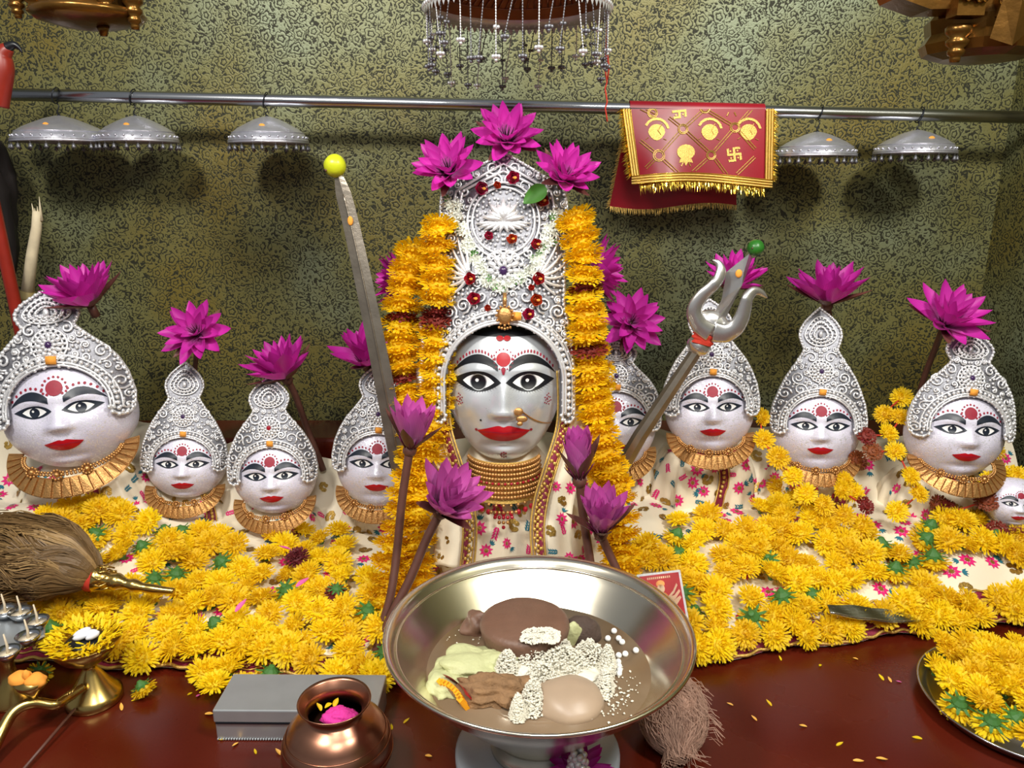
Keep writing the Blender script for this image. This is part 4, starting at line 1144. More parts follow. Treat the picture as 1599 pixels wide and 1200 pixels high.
# ------------------------------------------------------------------ sword with a lemon, trident with a lime
YS0, YS1 = 1.36, 1.30
sw = empty('sword', P(628, 742, YS1), 'long worn steel sword leaning with its point up', 'sword'); sl = Vector(sw.location)
tip, mid, bot = P(528, 272, YS0), P(574, 470, (YS0+YS1)/2), P(628, 742, YS1)
path = smooth_path([tip, P(548, 350, 1.35), mid, P(600, 600, 1.315), bot], 8); n = len(path)
V = []; F = []; k = mpp(570, 470, 1.33)
for i, p in enumerate(path):
    t = i/(n-1); d = (path[min(i+1, n-1)] - path[max(i-1, 0)]).normalized(); side = Vector((d.z, 0, -d.x)).normalized(); side = side if side.x > 0 else -side
    w = k*interp([(0, 2), (.03, 7), (.12, 12), (.2, 12.5), (.7, 15), (1, 16)], t)
    V += [p - side*w - sl, p - Vector((0, .0022, 0)) - sl, p + side*w - sl, p + Vector((0, .0022, 0)) - sl]
    if i:
        a, b = 4*(i-1), 4*i
        for j in range(4): F.append((a+j, a+(j+1) % 4, b+(j+1) % 4, b+j))
F += [(3, 2, 1, 0), tuple(4*(n-1)+j for j in range(4))]
obj('blade', mesh('blade', V, F, M['iron'], smooth=False), sw)
gd = G(); fp = [p - sl + Vector((0, -.0026, 0)) for p in path[4:]]; gd.tube(fp, .0016, 6); gd.build('fuller_ridge', M['iron'], sw)
gd = G(); gd.tube([bot - sl, bot - sl + Vector((.012, 0, -.035)), bot - sl + Vector((.03, 0, -.10))], .011, 12); gd.build('grip', M['brass'], sw)
G().ball((0, 0, 0), (.005, .0016, .008), 8, 6).build('paste_mark', M['orange'], sw, loc=P(547, 345, 1.345) - sl)
lc = P(523, 259, YS0); k = mpp(523, 259, YS0)
lem = empty('lemon', lc, 'yellow green lemon stuck on the sword point', 'lemon')
G().blob((0, 0, 0), (17.5*k, 17*k, 17.5*k), 2, .04, 1.5).build('fruit', M['lemon'], lem); G().ball((-12*k, -11*k, -7*k), 2.2*k, 6, 4).build('stalk_scar', M['stem'], lem)

M['trident_steel'] = mat('trident_steel', srgb(206, 204, 202), 0.26, 0.85, 0.12, 40)
YT = 1.36; tri = empty('trident', P(975, 722, YT), 'silver trident leaning to the right', 'trident'); tl = Vector(tri.location)
kT = mpp(1100, 500, YT)
def T(u, v, dy=0.0): return P(u, v, YT + dy) - tl
g = G(); g.tube([T(968, 735), T(1000, 680), T(1050, 605), T(1088, 548)], lambda t: (13.5 - 3.5*t)*kT, 8); g.build('shaft', M['iron'], tri, smooth=False)
G().blob((0, 0, 0), (19*kT, 17*kT, 16*kT), 3, .1, 1.5, mtx=Matrix.Translation(T(1091, 540)) @ Matrix.Rotation(.5, 4, 'Y')).build('knuckle', M['trident_steel'], tri)
def tri_px(a, b): return (1060 + a/6, 370 + b/6)
def extrude_outline(pts, y0, y1, m, name):
    """closed outline in enlarged pixels, front pushed forward"""
    V = [T(*tri_px(a, b), y0) for a, b in pts] + [T(*tri_px(a, b), y1) for a, b in pts]; n = len(pts)
    bm = bmesh.new(); vs = [bm.verts.new(v) for v in V]
    bm.faces.new(vs[:n]); bm.faces.new(vs[n:][::-1])
    for i in range(n): bm.faces.new((vs[i], vs[n+i], vs[n+(i+1) % n], vs[(i+1) % n]))
    bmesh.ops.triangulate(bm, faces=bm.faces[:2]); bmesh.ops.recalc_face_normals(bm, faces=bm.faces[:])
    me = bpy.data.meshes.new(name); bm.to_mesh(me); bm.free(); me.materials.append(m)
    o = obj(name, me, tri); b_ = o.modifiers.new('bevel', 'BEVEL'); b_.width = .0018; b_.segments = 2; b_.limit_method = 'ANGLE'
    return o
def sm2(pts, n=5): return [(p.x, p.y) for p in smooth_path([Vector((a, b, 0)) for a, b in pts], n)]
def prong(pts, wid, dep, name):
    q = sm2(pts, 6); n = len(q); V = []; F = []; K = 12
    for i, (a, b) in enumerate(q):
        t = i/(n-1); da = q[min(i+1, n-1)][0] - q[max(i-1, 0)][0]; db = q[min(i+1, n-1)][1] - q[max(i-1, 0)][1]; L = math.hypot(da, db); nx, ny = -db/L, da/L
        w = interp(wid, t); d = interp(dep, t)
        for j in range(K):
            an = 2*PI*j/K; c_ = math.copysign(abs(math.cos(an))**.4, math.cos(an)); s_ = math.copysign(abs(math.sin(an))**.4, math.sin(an))
            V.append(T(*tri_px(a + nx*w*c_, b + ny*w*c_), -.008 + d*s_))
        if i:
            for j in range(K): F.append(((i-1)*K+j, (i-1)*K+(j+1) % K, i*K+(j+1) % K, i*K+j))
    F += [tuple(range(K))[::-1], tuple((n-1)*K+j for j in range(K))]
    obj(name, mesh(name, V, F, M['trident_steel']), tri)
prong([(300, 900), (200, 830), (150, 730), (160, 640), (225, 545), (315, 465), (375, 390), (395, 310), (370, 250), (312, 214)], [(0, 95), (.25, 74), (.5, 58), (.75, 50), (.92, 28), (1, 3)], [(0, .016), (.6, .021), (1, .006)], 'left_prong')
prong([(330, 890), (430, 905), (530, 855), (590, 760), (620, 660), (645, 570), (700, 512), (765, 520), (830, 575)], [(0, 100), (.25, 80), (.5, 64), (.78, 44), (.92, 28), (1, 3)], [(0, .016), (.6, .021), (1, .006)], 'right_prong')
G().blob((0, 0, 0), (.036, .016, .026), 7, .05, 1.2, mtx=Matrix.Translation(T(*tri_px(320, 840), -.002)) @ Matrix.Rotation(math.radians(35), 4, 'Y')).build('socket', M['trident_steel'], tri)
# centre spear: four-sided
A = [T(*tri_px(a, b)) for a, b in ((670, 150), (445, 330), (400, 590), (250, 860), (420, 800), (590, 460), (690, 200))]
ridge = [T(*tri_px(a, b), -.018) for a, b in ((660, 165), (610, 330), (590, 455), (470, 640), (330, 830))]
back = T(*tri_px(500, 500), .012)
V = A + ridge + [back]
F = [(0, 1, 8, 7), (1, 2, 9, 8), (2, 3, 11, 10, 9), (3, 4, 11), (4, 5, 9, 10, 11), (5, 6, 8, 9), (6, 0, 7, 8)] + [(12, (i+1) % 7, i) for i in range(7)]
obj('centre_spear', mesh('centre_spear', V, F, M['trident_steel'], smooth=False), tri)
G().ball((0, 0, 0), (5.5*kT, 2*kT, 6.5*kT), 8, 6).build('paste_mark', M['orange'], tri, loc=T(*tri_px(562, 345), -.016))
g = G()
for i in range(12): g.tube([T(1082 + 30*j/5 + 2*math.sin(i), 519 + i*1.3 + 8*j/5, -.016 - .003*math.sin(PI*j/5)) for j in range(6)], .0014, 5)
g.build('red_thread_wrap', M['thread'], tri)
lm = P(1180, 387, YT - .006); k = mpp(1180, 387, YT)
li = empty('lime', lm, 'dark green lime stuck on the trident tip', 'lime')
G().blob((0, 0, 0), (13*k, 13*k, 12.5*k), 5, .05, 1.5).build('fruit', M['lime'], li); G().ball((-8*k, -10*k, 0), 1.6*k, 6, 4).build('stalk_scar', M['stem'], li)

# ------------------------------------------------------------------ lotuses
def petal_mesh(name, m, w, cup, curl):
    def fn(a, b):
        x = a; q = (b - .5)*2
        half = w*(math.sin(PI*min(1, a*.96 + .04)**.85))**.75*(1 - .12*a) if a < 1 else 0
        y = q*half; z = curl*a*a + cup*(half*half)*(q*q)*6
        return Vector((x, y, z))
    return G().grid(fn, 10, 6).me(name, m)
PET = {}
for nm in ('lotus', 'lotus_pale'):
    PET[nm] = [petal_mesh('lotus_petal', M[nm], w, c, cu) for w, c, cu in ((.225, .5, .18), (.20, .55, .12), (.165, .7, .06))]
SEP = petal_mesh('lotus_sepal', M['sepal'], .15, .6, .14)
def stamen_mesh(m):
    g = G(); r = random.Random(2)
    for k in range(34):
        a = k*2.4; t = math.sqrt(k/34); el = 1.45 - .55*t; L = .36*(1 - .2*t)
        d = Vector((math.cos(a)*math.cos(el), math.sin(a)*math.cos(el), math.sin(el))); b = Vector((.09*t*math.cos(a), .09*t*math.sin(a), 0))
        g.tube([b, b + d*L*.6, b + d*L + Vector((0, 0, .02))], lambda q: .018*(1 - .7*q), 4)
    return g.me('stamens', m)
STM = stamen_mesh(M['stamen'])
STM2 = stamen_mesh(M['stamen_dark'])
def lotus(u, v, rpx, Y, axis, spread, label, stem=None, pale=False, dark=False, seed=0, lean=0.0, dropped=None):
    """axis: where the bloom looks (world); spread: elevations of the outer, middle, inner petals in degrees; u,v the flower's base"""
    c = P(u, v, Y); R = rpx*((1.14 if spread[0] < 25 else 1.26) if not pale else 1.26)*mpp(u, v, Y); r = random.Random(seed + 100)
    B = basis(Vector(axis)).to_4x4()
    o = empty('lotus', c, label, 'lotus', 'pink lotuses'); o.rotation_euler = B.to_euler()
    Ms = PET['lotus_pale' if pale else 'lotus']
    for ring, (n, el, L) in enumerate(((10, spread[0], 1.0), (9, spread[1], .98), (7, spread[2], .86))):
        for k in range(n):
            a = 2*PI*(k + .5*ring)/n + r.uniform(-.12, .12); e = math.radians(el + r.uniform(-8, 8))
            mt = Matrix.Rotation(a, 4, 'Z') @ Matrix.Rotation(-e, 4, 'Y') @ Matrix.Translation((R*.06, 0, 0)) @ Matrix.Rotation(r.uniform(-.2, .2), 4, 'X') @ Matrix.Diagonal((R*L*r.uniform(.92, 1.06),)*3 + (1,))
            p = obj('petal', Ms[ring], o); p.matrix_local = mt
    for k in range(4):
        a = PI/2*k + .6 + seed; e = math.radians(spread[0] - (14 if spread[0] > 40 else 10))
        p = obj('sepal', SEP, o); p.matrix_local = Matrix.Rotation(a, 4, 'Z') @ Matrix.Rotation(-e, 4, 'Y') @ Matrix.Translation((R*.05, 0, -.02*R)) @ Matrix.Diagonal((R*.93,)*3 + (1,))
    p = obj('stamens', STM2 if dark else STM, o); p.scale = (R*1.15,)*3; p.location = (0, 0, R*.05)
    inv = (Matrix.Translation(c) @ B).inverted()
    if stem:
        pts = smooth_path([c - Vector(axis).normalized()*R*.02] + [P(*q) for q in stem], 6)
        w = R*.075 if not pale else R*.085
        g = G(); g.tube([inv @ p for p in pts], w, 10); g.ball(inv @ pts[0], w*1.7, 10, 8); g.build('stem', M['stem'], o)
    else:
        g = G(); g.tube([Vector((0, 0, R*.03)), Vector((0, 0, -R*.25))], R*.09, 10); g.build('stem', M['stem'], o)
    return o
OPEN = (18, 42, 66); FULL = (8, 32, 60); HALF = (28, 50, 70); CUP = (62, 74, 82)
lotus(702, 272, 52, 1.37, (-.16, -.78, .62), (20, 38, 54), 'magenta lotus at the left shoulder of the central crown', dark=True, seed=1)
lotus(791, 222, 52, 1.42, (.03, -.78, .62), (18, 38, 54), 'magenta lotus at the top of the central crown', dark=True, seed=2)
lotus(879, 282, 52, 1.37, (.25, -.70, .68), (24, 42, 58), 'magenta lotus at the right shoulder of the central crown', seed=3)
lotus(142, 478, 58, 1.50, (-.18, -.28, .94), HALF, 'magenta lotus on the crown of the leftmost goddess', seed=4)
lotus(309, 522, 46, 1.52, (.0, -.85, .5), FULL, 'magenta lotus facing forward above the second goddess from the left', stem=[(306, 560, 1.58), (300, 620, 1.62)], seed=5)
lotus(448, 592, 56, 1.56, (-.32, -.18, .92), HALF, 'magenta lotus with long brown stem above the third goddess from the left', stem=[(462, 620, 1.58), (480, 670, 1.6), (505, 735, 1.6)], seed=6)
lotus(574, 572, 52, 1.56, (.0, -.25, .95), HALF, 'magenta lotus behind the sword blade', stem=[(576, 620, 1.60), (580, 680, 1.62)], seed=7)
lotus(640, 440, 46, 1.48, (-.80, -.2, .2), HALF, 'magenta lotus peeking out left of the marigold garland', seed=8)
lotus(918, 425, 48, 1.50, (.85, -.2, .2), HALF, 'magenta lotus peeking out right of the marigold garland', seed=9)
lotus(985, 505, 46, 1.52, (.05, -.90, .42), FULL, 'magenta lotus facing forward beside the right garland', stem=[(985, 545, 1.58), (975, 600, 1.62)], seed=10)
lotus(1143, 450, 46, 1.58, (.05, -.35, .93), HALF, 'magenta lotus mostly hidden behind the trident head', stem=[(1135, 490, 1.62), (1130, 540, 1.64)], seed=11)
lotus(1292, 476, 56, 1.56, (-.10, -.15, .97), HALF, 'magenta lotus standing above the tall pointed crown on the right', stem=[(1297, 520, 1.60), (1300, 600, 1.64), (1300, 660, 1.66)], seed=12)
lotus(1474, 508, 58, 1.50, (.10, -.55, .82), OPEN, 'magenta lotus with dark stem over the rightmost crown', stem=[(1462, 540, 1.56), (1440, 600, 1.60), (1428, 660, 1.62)], seed=13)
lotus(640, 702, 62, 1.20, (.18, -.15, .95), (58, 68, 78), 'mauve half open lotus in front of the left garland, tallest stem', stem=[(628, 780, 1.19), (620, 860, 1.17), (610, 930, 1.14), (594, 985, 1.12)], pale=True, seed=14)
lotus(688, 800, 66, 1.17, (.42, -.42, .8), (40, 58, 74), 'mauve lotus opening to the right, left of the brass bowl', stem=[(665, 845, 1.16), (640, 905, 1.14), (612, 960, 1.12), (586, 1020, 1.10)], pale=True, seed=15)
lotus(905, 750, 64, 1.21, (-.05, -.12, .98), (68, 76, 84), 'mauve closed lotus in front of the right garland, upper of two', stem=[(910, 800, 1.21), (922, 880, 1.19), (926, 905, 1.185)], pale=True, seed=16)
lotus(938, 834, 62, 1.18, (-.06, -.30, .95), (52, 66, 80), 'mauve half open lotus in front of the right garland, lower of two', stem=[(950, 862, 1.18), (965, 895, 1.17), (968, 910, 1.165)], pale=True, seed=17)
# ------------------------------------------------------------------ marigolds
def marigold_mesh(name, m, seed, rings, L0, w, flat=1.0, notch=True):
    """a ruffled head, unit radius, looking up +Z"""
    r = random.Random(seed); g = G()
    g.ball((0, 0, .12*flat), (.55, .55, .30*flat), 10, 6)
    for (n, el, rad, L) in rings:
        for k in range(n):
            a = 2*PI*(k + r.random()*.7)/n; e = math.radians(el + r.uniform(-13, 13)); LL = L*r.uniform(.82, 1.12)
            d = Vector((math.cos(a)*math.cos(e), math.sin(a)*math.cos(e), math.sin(e)*flat)); s_ = Vector((-math.sin(a), math.cos(a), 0)); up = d.cross(s_)*-1
            b = Vector((rad*math.cos(a), rad*math.sin(a), .06 + .25*(1 - rad)*flat)); ww = w*r.uniform(.75, 1.2)
            m_ = b + d*LL*.62 + up*.03; t = b + d*LL + up*r.uniform(-.06, .08); tw = s_*ww*r.uniform(-.5, .5)
            g.add([b - s_*ww*.35, b + s_*ww*.35, m_ + s_*ww + tw*.3, t + s_*ww*.55 + tw, t - d*LL*.12 + tw*.7, t - s_*ww*.55 + tw, m_ - s_*ww + tw*.3],
                  [(0, 1, 2, 6), (6, 2, 4), (2, 3, 4), (6, 4, 5)])
    return g.me(name, m, smooth=False)
def calyx_mesh():
    g = G(); g.lathe([(0, -.38), (.10, -.36), (.15, -.28), (.26, -.16), (.30, -.02), (.20, .05)], 9)
    for k in range(9):
        a = 2*PI*k/9; d = Vector((math.cos(a), math.sin(a), 0)); s_ = Vector((-d.y, d.x, 0)); b = d*.24 + Vector((0, 0, -.12))
        g.add([b - s_*.06, b + s_*.06, b + d*.22 + s_*.05 + Vector((0, 0, .05)), b + d*.36 + Vector((0, 0, .02)), b + d*.22 - s_*.05 + Vector((0, 0, .05))], [(0, 1, 2, 4), (4, 2, 3)])
    return g.me('calyx', M['calyx'], smooth=False)
LOOSE_R = ((26, 0, .46, .52), (26, 16, .42, .52), (24, 33, .34, .48), (20, 50, .24, .44), (14, 68, .14, .40), (7, 82, .05, .36))
MG = [marigold_mesh('marigold_head', M['marigold'], s, LOOSE_R, 0, .068) for s in range(4)]
MGW = marigold_mesh('wine_marigold_head', M['wine'], 9, LOOSE_R, 0, .07)
CAL = calyx_mesh()
PACK_R = ((28, -6, .62, .38), (28, 12, .60, .36), (26, 32, .50, .36), (20, 54, .34, .34), (10, 76, .15, .30))
GA = [marigold_mesh('garland_marigold', M['garland'], 20+s, PACK_R, 0, .072, .8) for s in range(3)]
GR = marigold_mesh('rust_garland_marigold', M['rust'], 33, PACK_R, 0, .08, .8)
rf = random.Random(21)
def loose(p, n, R, label, group, flip=False, me=None, tilt=.5):
    z = (n.normalized() + Vector((rf.uniform(-tilt, tilt), rf.uniform(-tilt, tilt) - .25, 0))).normalized()
    if flip: z = (Vector((rf.uniform(-.5, .5), .25 + rf.uniform(-.3, .3), -1))).normalized()
    B = basis(z).to_4x4() @ Matrix.Rotation(rf.uniform(0, 6.28), 4, 'Z')
    o = empty('marigold', p, label, 'flower', group); o.rotation_euler = B.to_euler()
    h = obj('petal_head', me or rf.choice(MG), o, scale=R)
    c = obj('calyx', CAL, o, scale=R*(1.45 if flip else 1))
    return o
def in_poly(x, y, poly):
    c = False; j = len(poly) - 1
    for i in range(len(poly)):
        (xi, yi), (xj, yj) = poly[i], poly[j]
        if (yi > y) != (yj > y) and x < (xj-xi)*(y-yi)/(yj-yi) + xi: c = not c
        j = i
    return c
def strew(poly, gap, holes, n_try, label, label_flip, group, pflip, marks, lift=(.010, .026), R=(.0270, .0335)):
    pts = []; us = [p[0] for p in poly]; vs = [p[1] for p in poly]
    for _ in range(n_try):
        u = rf.uniform(min(us), max(us)); v = rf.uniform(min(vs), max(vs))
        if not in_poly(u, v, poly) or any(((u-a)/ra)**2 + ((v-b)/rb_)**2 < 1 for a, b, ra, rb_ in holes): continue
        g_ = gap*(.80 + .36*(v - 790)/280)
        if any((u-a)**2 + ((v-b)*1.25)**2 < g_*g_ for a, b in pts): continue
        p, n = on_cloth(u, v + 6)
        if p is None: 
            p = PZ(u, v + 6, .0); n = Vector((0, 0, 1))
        pts.append((u, v)); fl = rf.random() < pflip
        mark = min(marks, key=lambda q: (q[1]-u)**2 + ((q[2]-v)*1.3)**2)[0]
        loose(p + Vector((0, 0, rf.uniform(*lift))), n, rf.uniform(*R), (label_flip if fl else label) + ' ' + mark, group + (' lying face down' if fl else ''), fl)
    return pts
nL = strew([(58, 800), (100, 790), (190, 792), (235, 822), (330, 838), (390, 850), (480, 832), (545, 838), (560, 900), (590, 900), (640, 1000), (625, 1085), (545, 1078), (480, 1058), (420, 1078), (335, 1090), (300, 1070), (280, 1030), (215, 1040), (170, 1020), (75, 1000), (75, 940), (150, 900)],
      30, [(395, 850, 26, 26), (560, 880, 30, 30), (240, 1020, 36, 16), (500, 1020, 30, 18), (180, 905, 70, 22), (205, 880, 18, 16)], 9000,
      'loose yellow marigold', 'face-down marigold showing green calyx', 'marigolds strewn left of the bowl', .16,
      [('heaped below the leftmost goddess', 130, 820), ('heaped below the second goddess from the left', 290, 850), ('heaped below the third goddess from the left', 430, 850), ('below the sword behind the left heap', 540, 860),
       ('beside the fly whisk handle', 215, 925), ('behind the brass pedestal cup', 110, 965), ('around the dark wine red marigold', 475, 905), ('in the middle of the left heap', 360, 950), ('on the cloth border left of the tin box', 250, 1020), ('just behind the tin box', 390, 1060),
       ('just behind the copper pot', 510, 1050), ('beside the lotus stems left of the bowl', 600, 1010), ('below the outer left garland', 570, 930)])
nR = strew([(1050, 815), (1110, 812), (1160, 835), (1220, 760), (1260, 790), (1330, 830), (1400, 850), (1480, 815), (1530, 800), (1599, 830), (1599, 965), (1530, 985), (1440, 985), (1350, 975), (1320, 1010), (1240, 1005), (1180, 1015), (1090, 1040), (1075, 1000), (1050, 880), (1005, 890), (990, 860), (1040, 850)],
      30, [(1150, 920, 30, 14), (1385, 932, 70, 20), (1320, 815, 44, 22), (1525, 905, 85, 36), (1400, 850, 30, 20), (1230, 990, 24, 10)], 9000,
      'loose yellow marigold', 'face-down marigold showing green calyx', 'marigolds strewn right of the bowl', .15,
      [('beside the red picture card', 1085, 930), ('below the trident goddess', 1100, 835), ('right of the brass bowl near the cloth edge', 1100, 1020), ('in the middle of the right heap', 1200, 920), ('heaped below the tall pointed crown goddess', 1270, 810),
       ('on the front edge of the right heap', 1230, 1000), ('left of the silver foil wrapper', 1300, 950), ('heaped below the rightmost goddess', 1470, 840), ('behind the silver foil wrapper', 1380, 900), ('below the tiny mask at the right edge', 1570, 860), ('above the steel plate at the right', 1500, 960)])
for (u, v, R) in ((470, 898, .026), (530, 948, .022)):
    p, n = on_cloth(u, v); loose(p + Vector((0, -.012, .040)), n, R, 'dark wine red marigold among the yellow heap left of the bowl' if u < 500 else 'small rust red marigold with green base in the left heap', None, u > 500, MGW)
p = PZ(222, 1073, .018); loose(p, Vector((0, 0, 1)), .021, 'single yellow marigold lying on the red floor beside the brass stand', None, True)
p = PZ(62, 1050, .018); loose(p, Vector((0, 0, 1)), .022, 'single yellow marigold behind the orange knob at the lower left', None, True)

# garlands on the central goddess
def garland(px, R, label, step, rust=(), loc_last=True, names='garland'):
    pts = smooth_path([P(*q) for q in px], 14); base = pts[-1]
    o = empty('marigold_garland', base, label, 'garland', 'marigold garlands')
    L = [0]
    for a, b in zip(pts, pts[1:]): L.append(L[-1] + (b-a).length)
    n = max(2, int(L[-1]/step)); k = 0
    for i in range(n+1):
        d = L[-1]*i/n
        while k < len(L)-2 and L[k+1] < d: k += 1
        t = (d - L[k])/max(1e-6, L[k+1]-L[k]); p = pts[k].lerp(pts[k+1], t); tg = (pts[k+1]-pts[k]).normalized()
        z = -tg if i % 2 else tg
        z = (z + Vector((rf.uniform(-.22, .22), -.45 + rf.uniform(-.2, .2), rf.uniform(-.1, .1)))).normalized()
        B = basis(z, Vector((0, 1, 0))).to_4x4() @ Matrix.Rotation(rf.uniform(0, 6.28), 4, 'Z')
        rust_here = any(abs(i/n - q) < .5/n for q in rust)
        f = obj('marigold', GR if rust_here else rf.choice(GA), o); rr = R*rf.uniform(.94, 1.08)*(.9 if rust_here else 1)
        f.matrix_local = Matrix.Translation(p - base + Vector((rf.uniform(-.003, .003), rf.uniform(-.003, .003), 0))) @ B @ Matrix.Diagonal((rr, rr, rr*1.05, 1))
    g = G(); g.tube([p - base for p in pts[::4] + [pts[-1]]], .002, 5); g.build('string', M['thread'], o)
    return o
garland([(650, 392, 1.40), (632, 450, 1.38), (626, 520, 1.36), (632, 600, 1.345), (648, 680, 1.32), (640, 760, 1.29), (618, 850, 1.25), (604, 920, 1.21), (596, 990, 1.165), (590, 1062, 1.115)], .039,
        'outer left marigold garland beside the central goddess', .0155, (.17, .30))
garland([(686, 348, 1.37), (684, 420, 1.355), (684, 500, 1.345), (682, 580, 1.335), (682, 640, 1.325), (668, 720, 1.30), (655, 800, 1.27), (650, 880, 1.235), (640, 950, 1.19)], .036,
        'inner left marigold garland hanging along the central crown', .0155, (.23, .24))
garland([(898, 338, 1.37), (910, 400, 1.355), (914, 470, 1.345), (916, 540, 1.335), (922, 610, 1.325), (938, 680, 1.31), (956, 750, 1.285), (968, 820, 1.25), (974, 900, 1.21)], .038,
        'right marigold garland hanging along the central crown', .0155, (.19, .37))
garland([(930, 540, 1.37), (938, 610, 1.36), (930, 690, 1.325), (940, 760, 1.295), (955, 830, 1.26), (965, 905, 1.215)], .030,
        'short marigold garland doubled behind the right hanging one', .016)
def strand(px, R, label, rust=()):
    base = P(*px[-1]); o = empty('marigold_garland', base, label, 'garland', 'marigold garlands')
    for i, q in enumerate(px):
        z = Vector((rf.uniform(-.5, .5), -.8, .6 + rf.uniform(-.3, .3))).normalized()
        B = basis(z).to_4x4() @ Matrix.Rotation(rf.uniform(0, 6), 4, 'Z'); rr = R*rf.uniform(.9, 1.1)
        f = obj('marigold', GR if i in rust else rf.choice(MG), o); f.matrix_local = Matrix.Translation(P(*q) - base) @ B @ Matrix.Diagonal((rr, rr, rr, 1))
    g = G(); g.tube([p - base for p in smooth_path([P(*q) for q in px], 4)], .0018, 5); g.build('string', M['thread'], o)
strand([(1188, 652, 1.50), (1192, 688, 1.46), (1214, 716, 1.42), (1238, 745, 1.40), (1258, 772, 1.385), (1285, 790, 1.375), (1318, 806, 1.365), (1345, 822, 1.36)], .024, 'loose marigold strand trailing down left of the second goddess from the right')
strand([(1408, 622, 1.57), (1380, 648, 1.52), (1404, 652, 1.50), (1386, 678, 1.47), (1352, 682, 1.46), (1362, 706, 1.44), (1398, 706, 1.43), (1420, 745, 1.40), (1432, 772, 1.39), (1400, 800, 1.38)], .023, 'loose marigold strand with rust blooms beside the rightmost goddess', (4, 5))
strand([(1338, 720, 1.47), (1318, 752, 1.43), (1332, 770, 1.42), (1350, 790, 1.40), (1312, 765, 1.41)], .022, 'short marigold strand right of the second goddess from the right', (0, 3))
strand([(1552, 706, 1.50), (1562, 740, 1.44), (1585, 746, 1.42), (1545, 752, 1.42), (1540, 780, 1.395), (1480, 800, 1.40), (1465, 790, 1.41), (1555, 832, 1.37), (1585, 842, 1.36)], .025, 'marigold strand with wine red blooms around the tiny goddess mask', (4, 5, 6, 7, 8))

# roses, jasmine string and a leaf on the tall crown
def on_crown(u, v, off):
    """point on the front of the central crown under a measured spot"""
    d = ray(u, v); Wm = Matrix.Translation(baseC) @ mC; Wi = Wm.inverted(); lo = 1.1; hi = 1.5
    for _ in range(40):
        md = (lo + hi)/2; q = Wi @ (CO + d*(md/d.y))
        if q.y/sC < c_y(q.x/sC, q.z/sC) - off: lo = md
        else: hi = md
    return CO + d*(hi/d.y)
def rose_mesh():
    g = G(); r = random.Random(4)
    for n, rad, el, w in ((5, .62, 25, .46), (5, .42, 48, .38), (4, .22, 68, .28)):
        for k in range(n):
            a = 2*PI*(k + .3*n)/n
            Mx = Matrix.Rotation(a, 4, 'Z') @ Matrix.Translation((rad*.55, 0, .05)) @ Matrix.Rotation(-math.radians(el), 4, 'Y')
            g.grid(lambda p, q: Vector((p*.62, (q-.5)*2*w*math.sin(PI*(.18+.72*p)), .16*math.sin(PI*q)*-1 + .2*p*p)), 5, 5, mtx=Mx)
    g.ball((0, 0, .2), (.2, .2, .3), 8, 6)
    return g.me('rose_bloom', M['rose'])
ROSE = rose_mesh()
rose_px = [(751, 295, 12, 'upper left'), (776, 290, 7, 'small, near the upper left'), (802, 279, 12, 'just under the top lotus'), (846, 315, 12, 'beside the green leaf'), (763, 369, 8, 'small, left of the lotus relief'), (800, 375, 10, 'under the lotus relief'), (837, 382, 10, 'right of the lotus relief'),
           (735, 436, 11, 'at the left feathers'), (841, 435, 11, 'at the right feathers'), (740, 468, 12, 'lower left, above the arch'), (837, 469, 11, 'lower right, above the arch'), (830, 450, 6, 'small, right of the purple gem'), (762, 481, 6, 'small, left of the gold pendant'), (826, 492, 11, 'right of the gold pendant')]
for u, v, r_, where in rose_px:
    p = on_crown(u, v, .07); k = mpp(u, v, p.y)
    o = empty('red_rose', p, 'red rose on the central silver crown, ' + where, 'rose', 'red roses on the crown')
    o.rotation_euler = basis(Vector((rf.uniform(-.4, .4), -1, .5 + rf.uniform(-.4, .3)))).to_euler()
    obj('bloom', ROSE, o, scale=r_*k*1.05)
    if r_ > 9:
        g = G(); g.ball((r_*k*.25, -r_*k*.1, r_*k*.5), (r_*k*.28, r_*k*.22, r_*k*.2), 8, 6); g.build('stamen_tip', M['orange'], o)
    g = G(); g.ball((0, 0, -.1*r_*k), (r_*k*.35, r_*k*.35, r_*k*.3), 8, 6); g.build('calyx', M['calyx'], o)
jpx = [(704, 312), (714, 340), (726, 372), (738, 400), (752, 424), (770, 440), (790, 446), (812, 436), (832, 416), (848, 390), (860, 362), (868, 336)]
jb = on_crown(790, 446, .05); js = empty('jasmine_string', jb, 'string of small white jasmine flowers looped across the tall silver crown', 'garland')
g = G(); rj = random.Random(8); gg = G()
path = smooth_path([Vector((u, v, 0)) for u, v in jpx], 10)
for q in path[::1]:
    for _ in range(2):
        u, v = q.x + rj.uniform(-8, 8), q.y + rj.uniform(-8, 8); p = on_crown(u, v, .05 + rj.random()*.05) - jb; k = .00115
        tgt = gg if rj.random() < .10 else g
        ax = Vector((rj.uniform(-.6, .6), -1, rj.uniform(-.6, .6))); Bx = Matrix.Translation(p) @ basis(ax).to_4x4() @ Matrix.Rotation(rj.uniform(0, 6), 4, 'Z')
        for j in range(5):
            a = 2*PI*j/5; d = Vector((math.cos(a), math.sin(a), .35)); s_ = Vector((-math.sin(a), math.cos(a), 0))
            tgt.add([Vector((0, 0, 0)), d*4*k + s_*1.6*k, d*7*k, d*4*k - s_*1.6*k], [(0, 1, 2, 3)], Bx)
tag(g.build('white_flowers', M['jasmine'], js, smooth=False), kind='stuff'); tag(gg.build('buds', M['leaf'], js, smooth=False), kind='stuff')
lf = petal_mesh('leaf_blade', M['leaf'], .30, .3, .08)
p = on_crown(852, 292, .16); o = obj('green_leaf', lf); o.matrix_world = Matrix.Translation(p) @ basis(Vector((.2, -1, .3))).to_4x4() @ Matrix.Rotation(math.radians(215), 4, 'Z') @ Matrix.Diagonal((.052, .052, .052, 1))
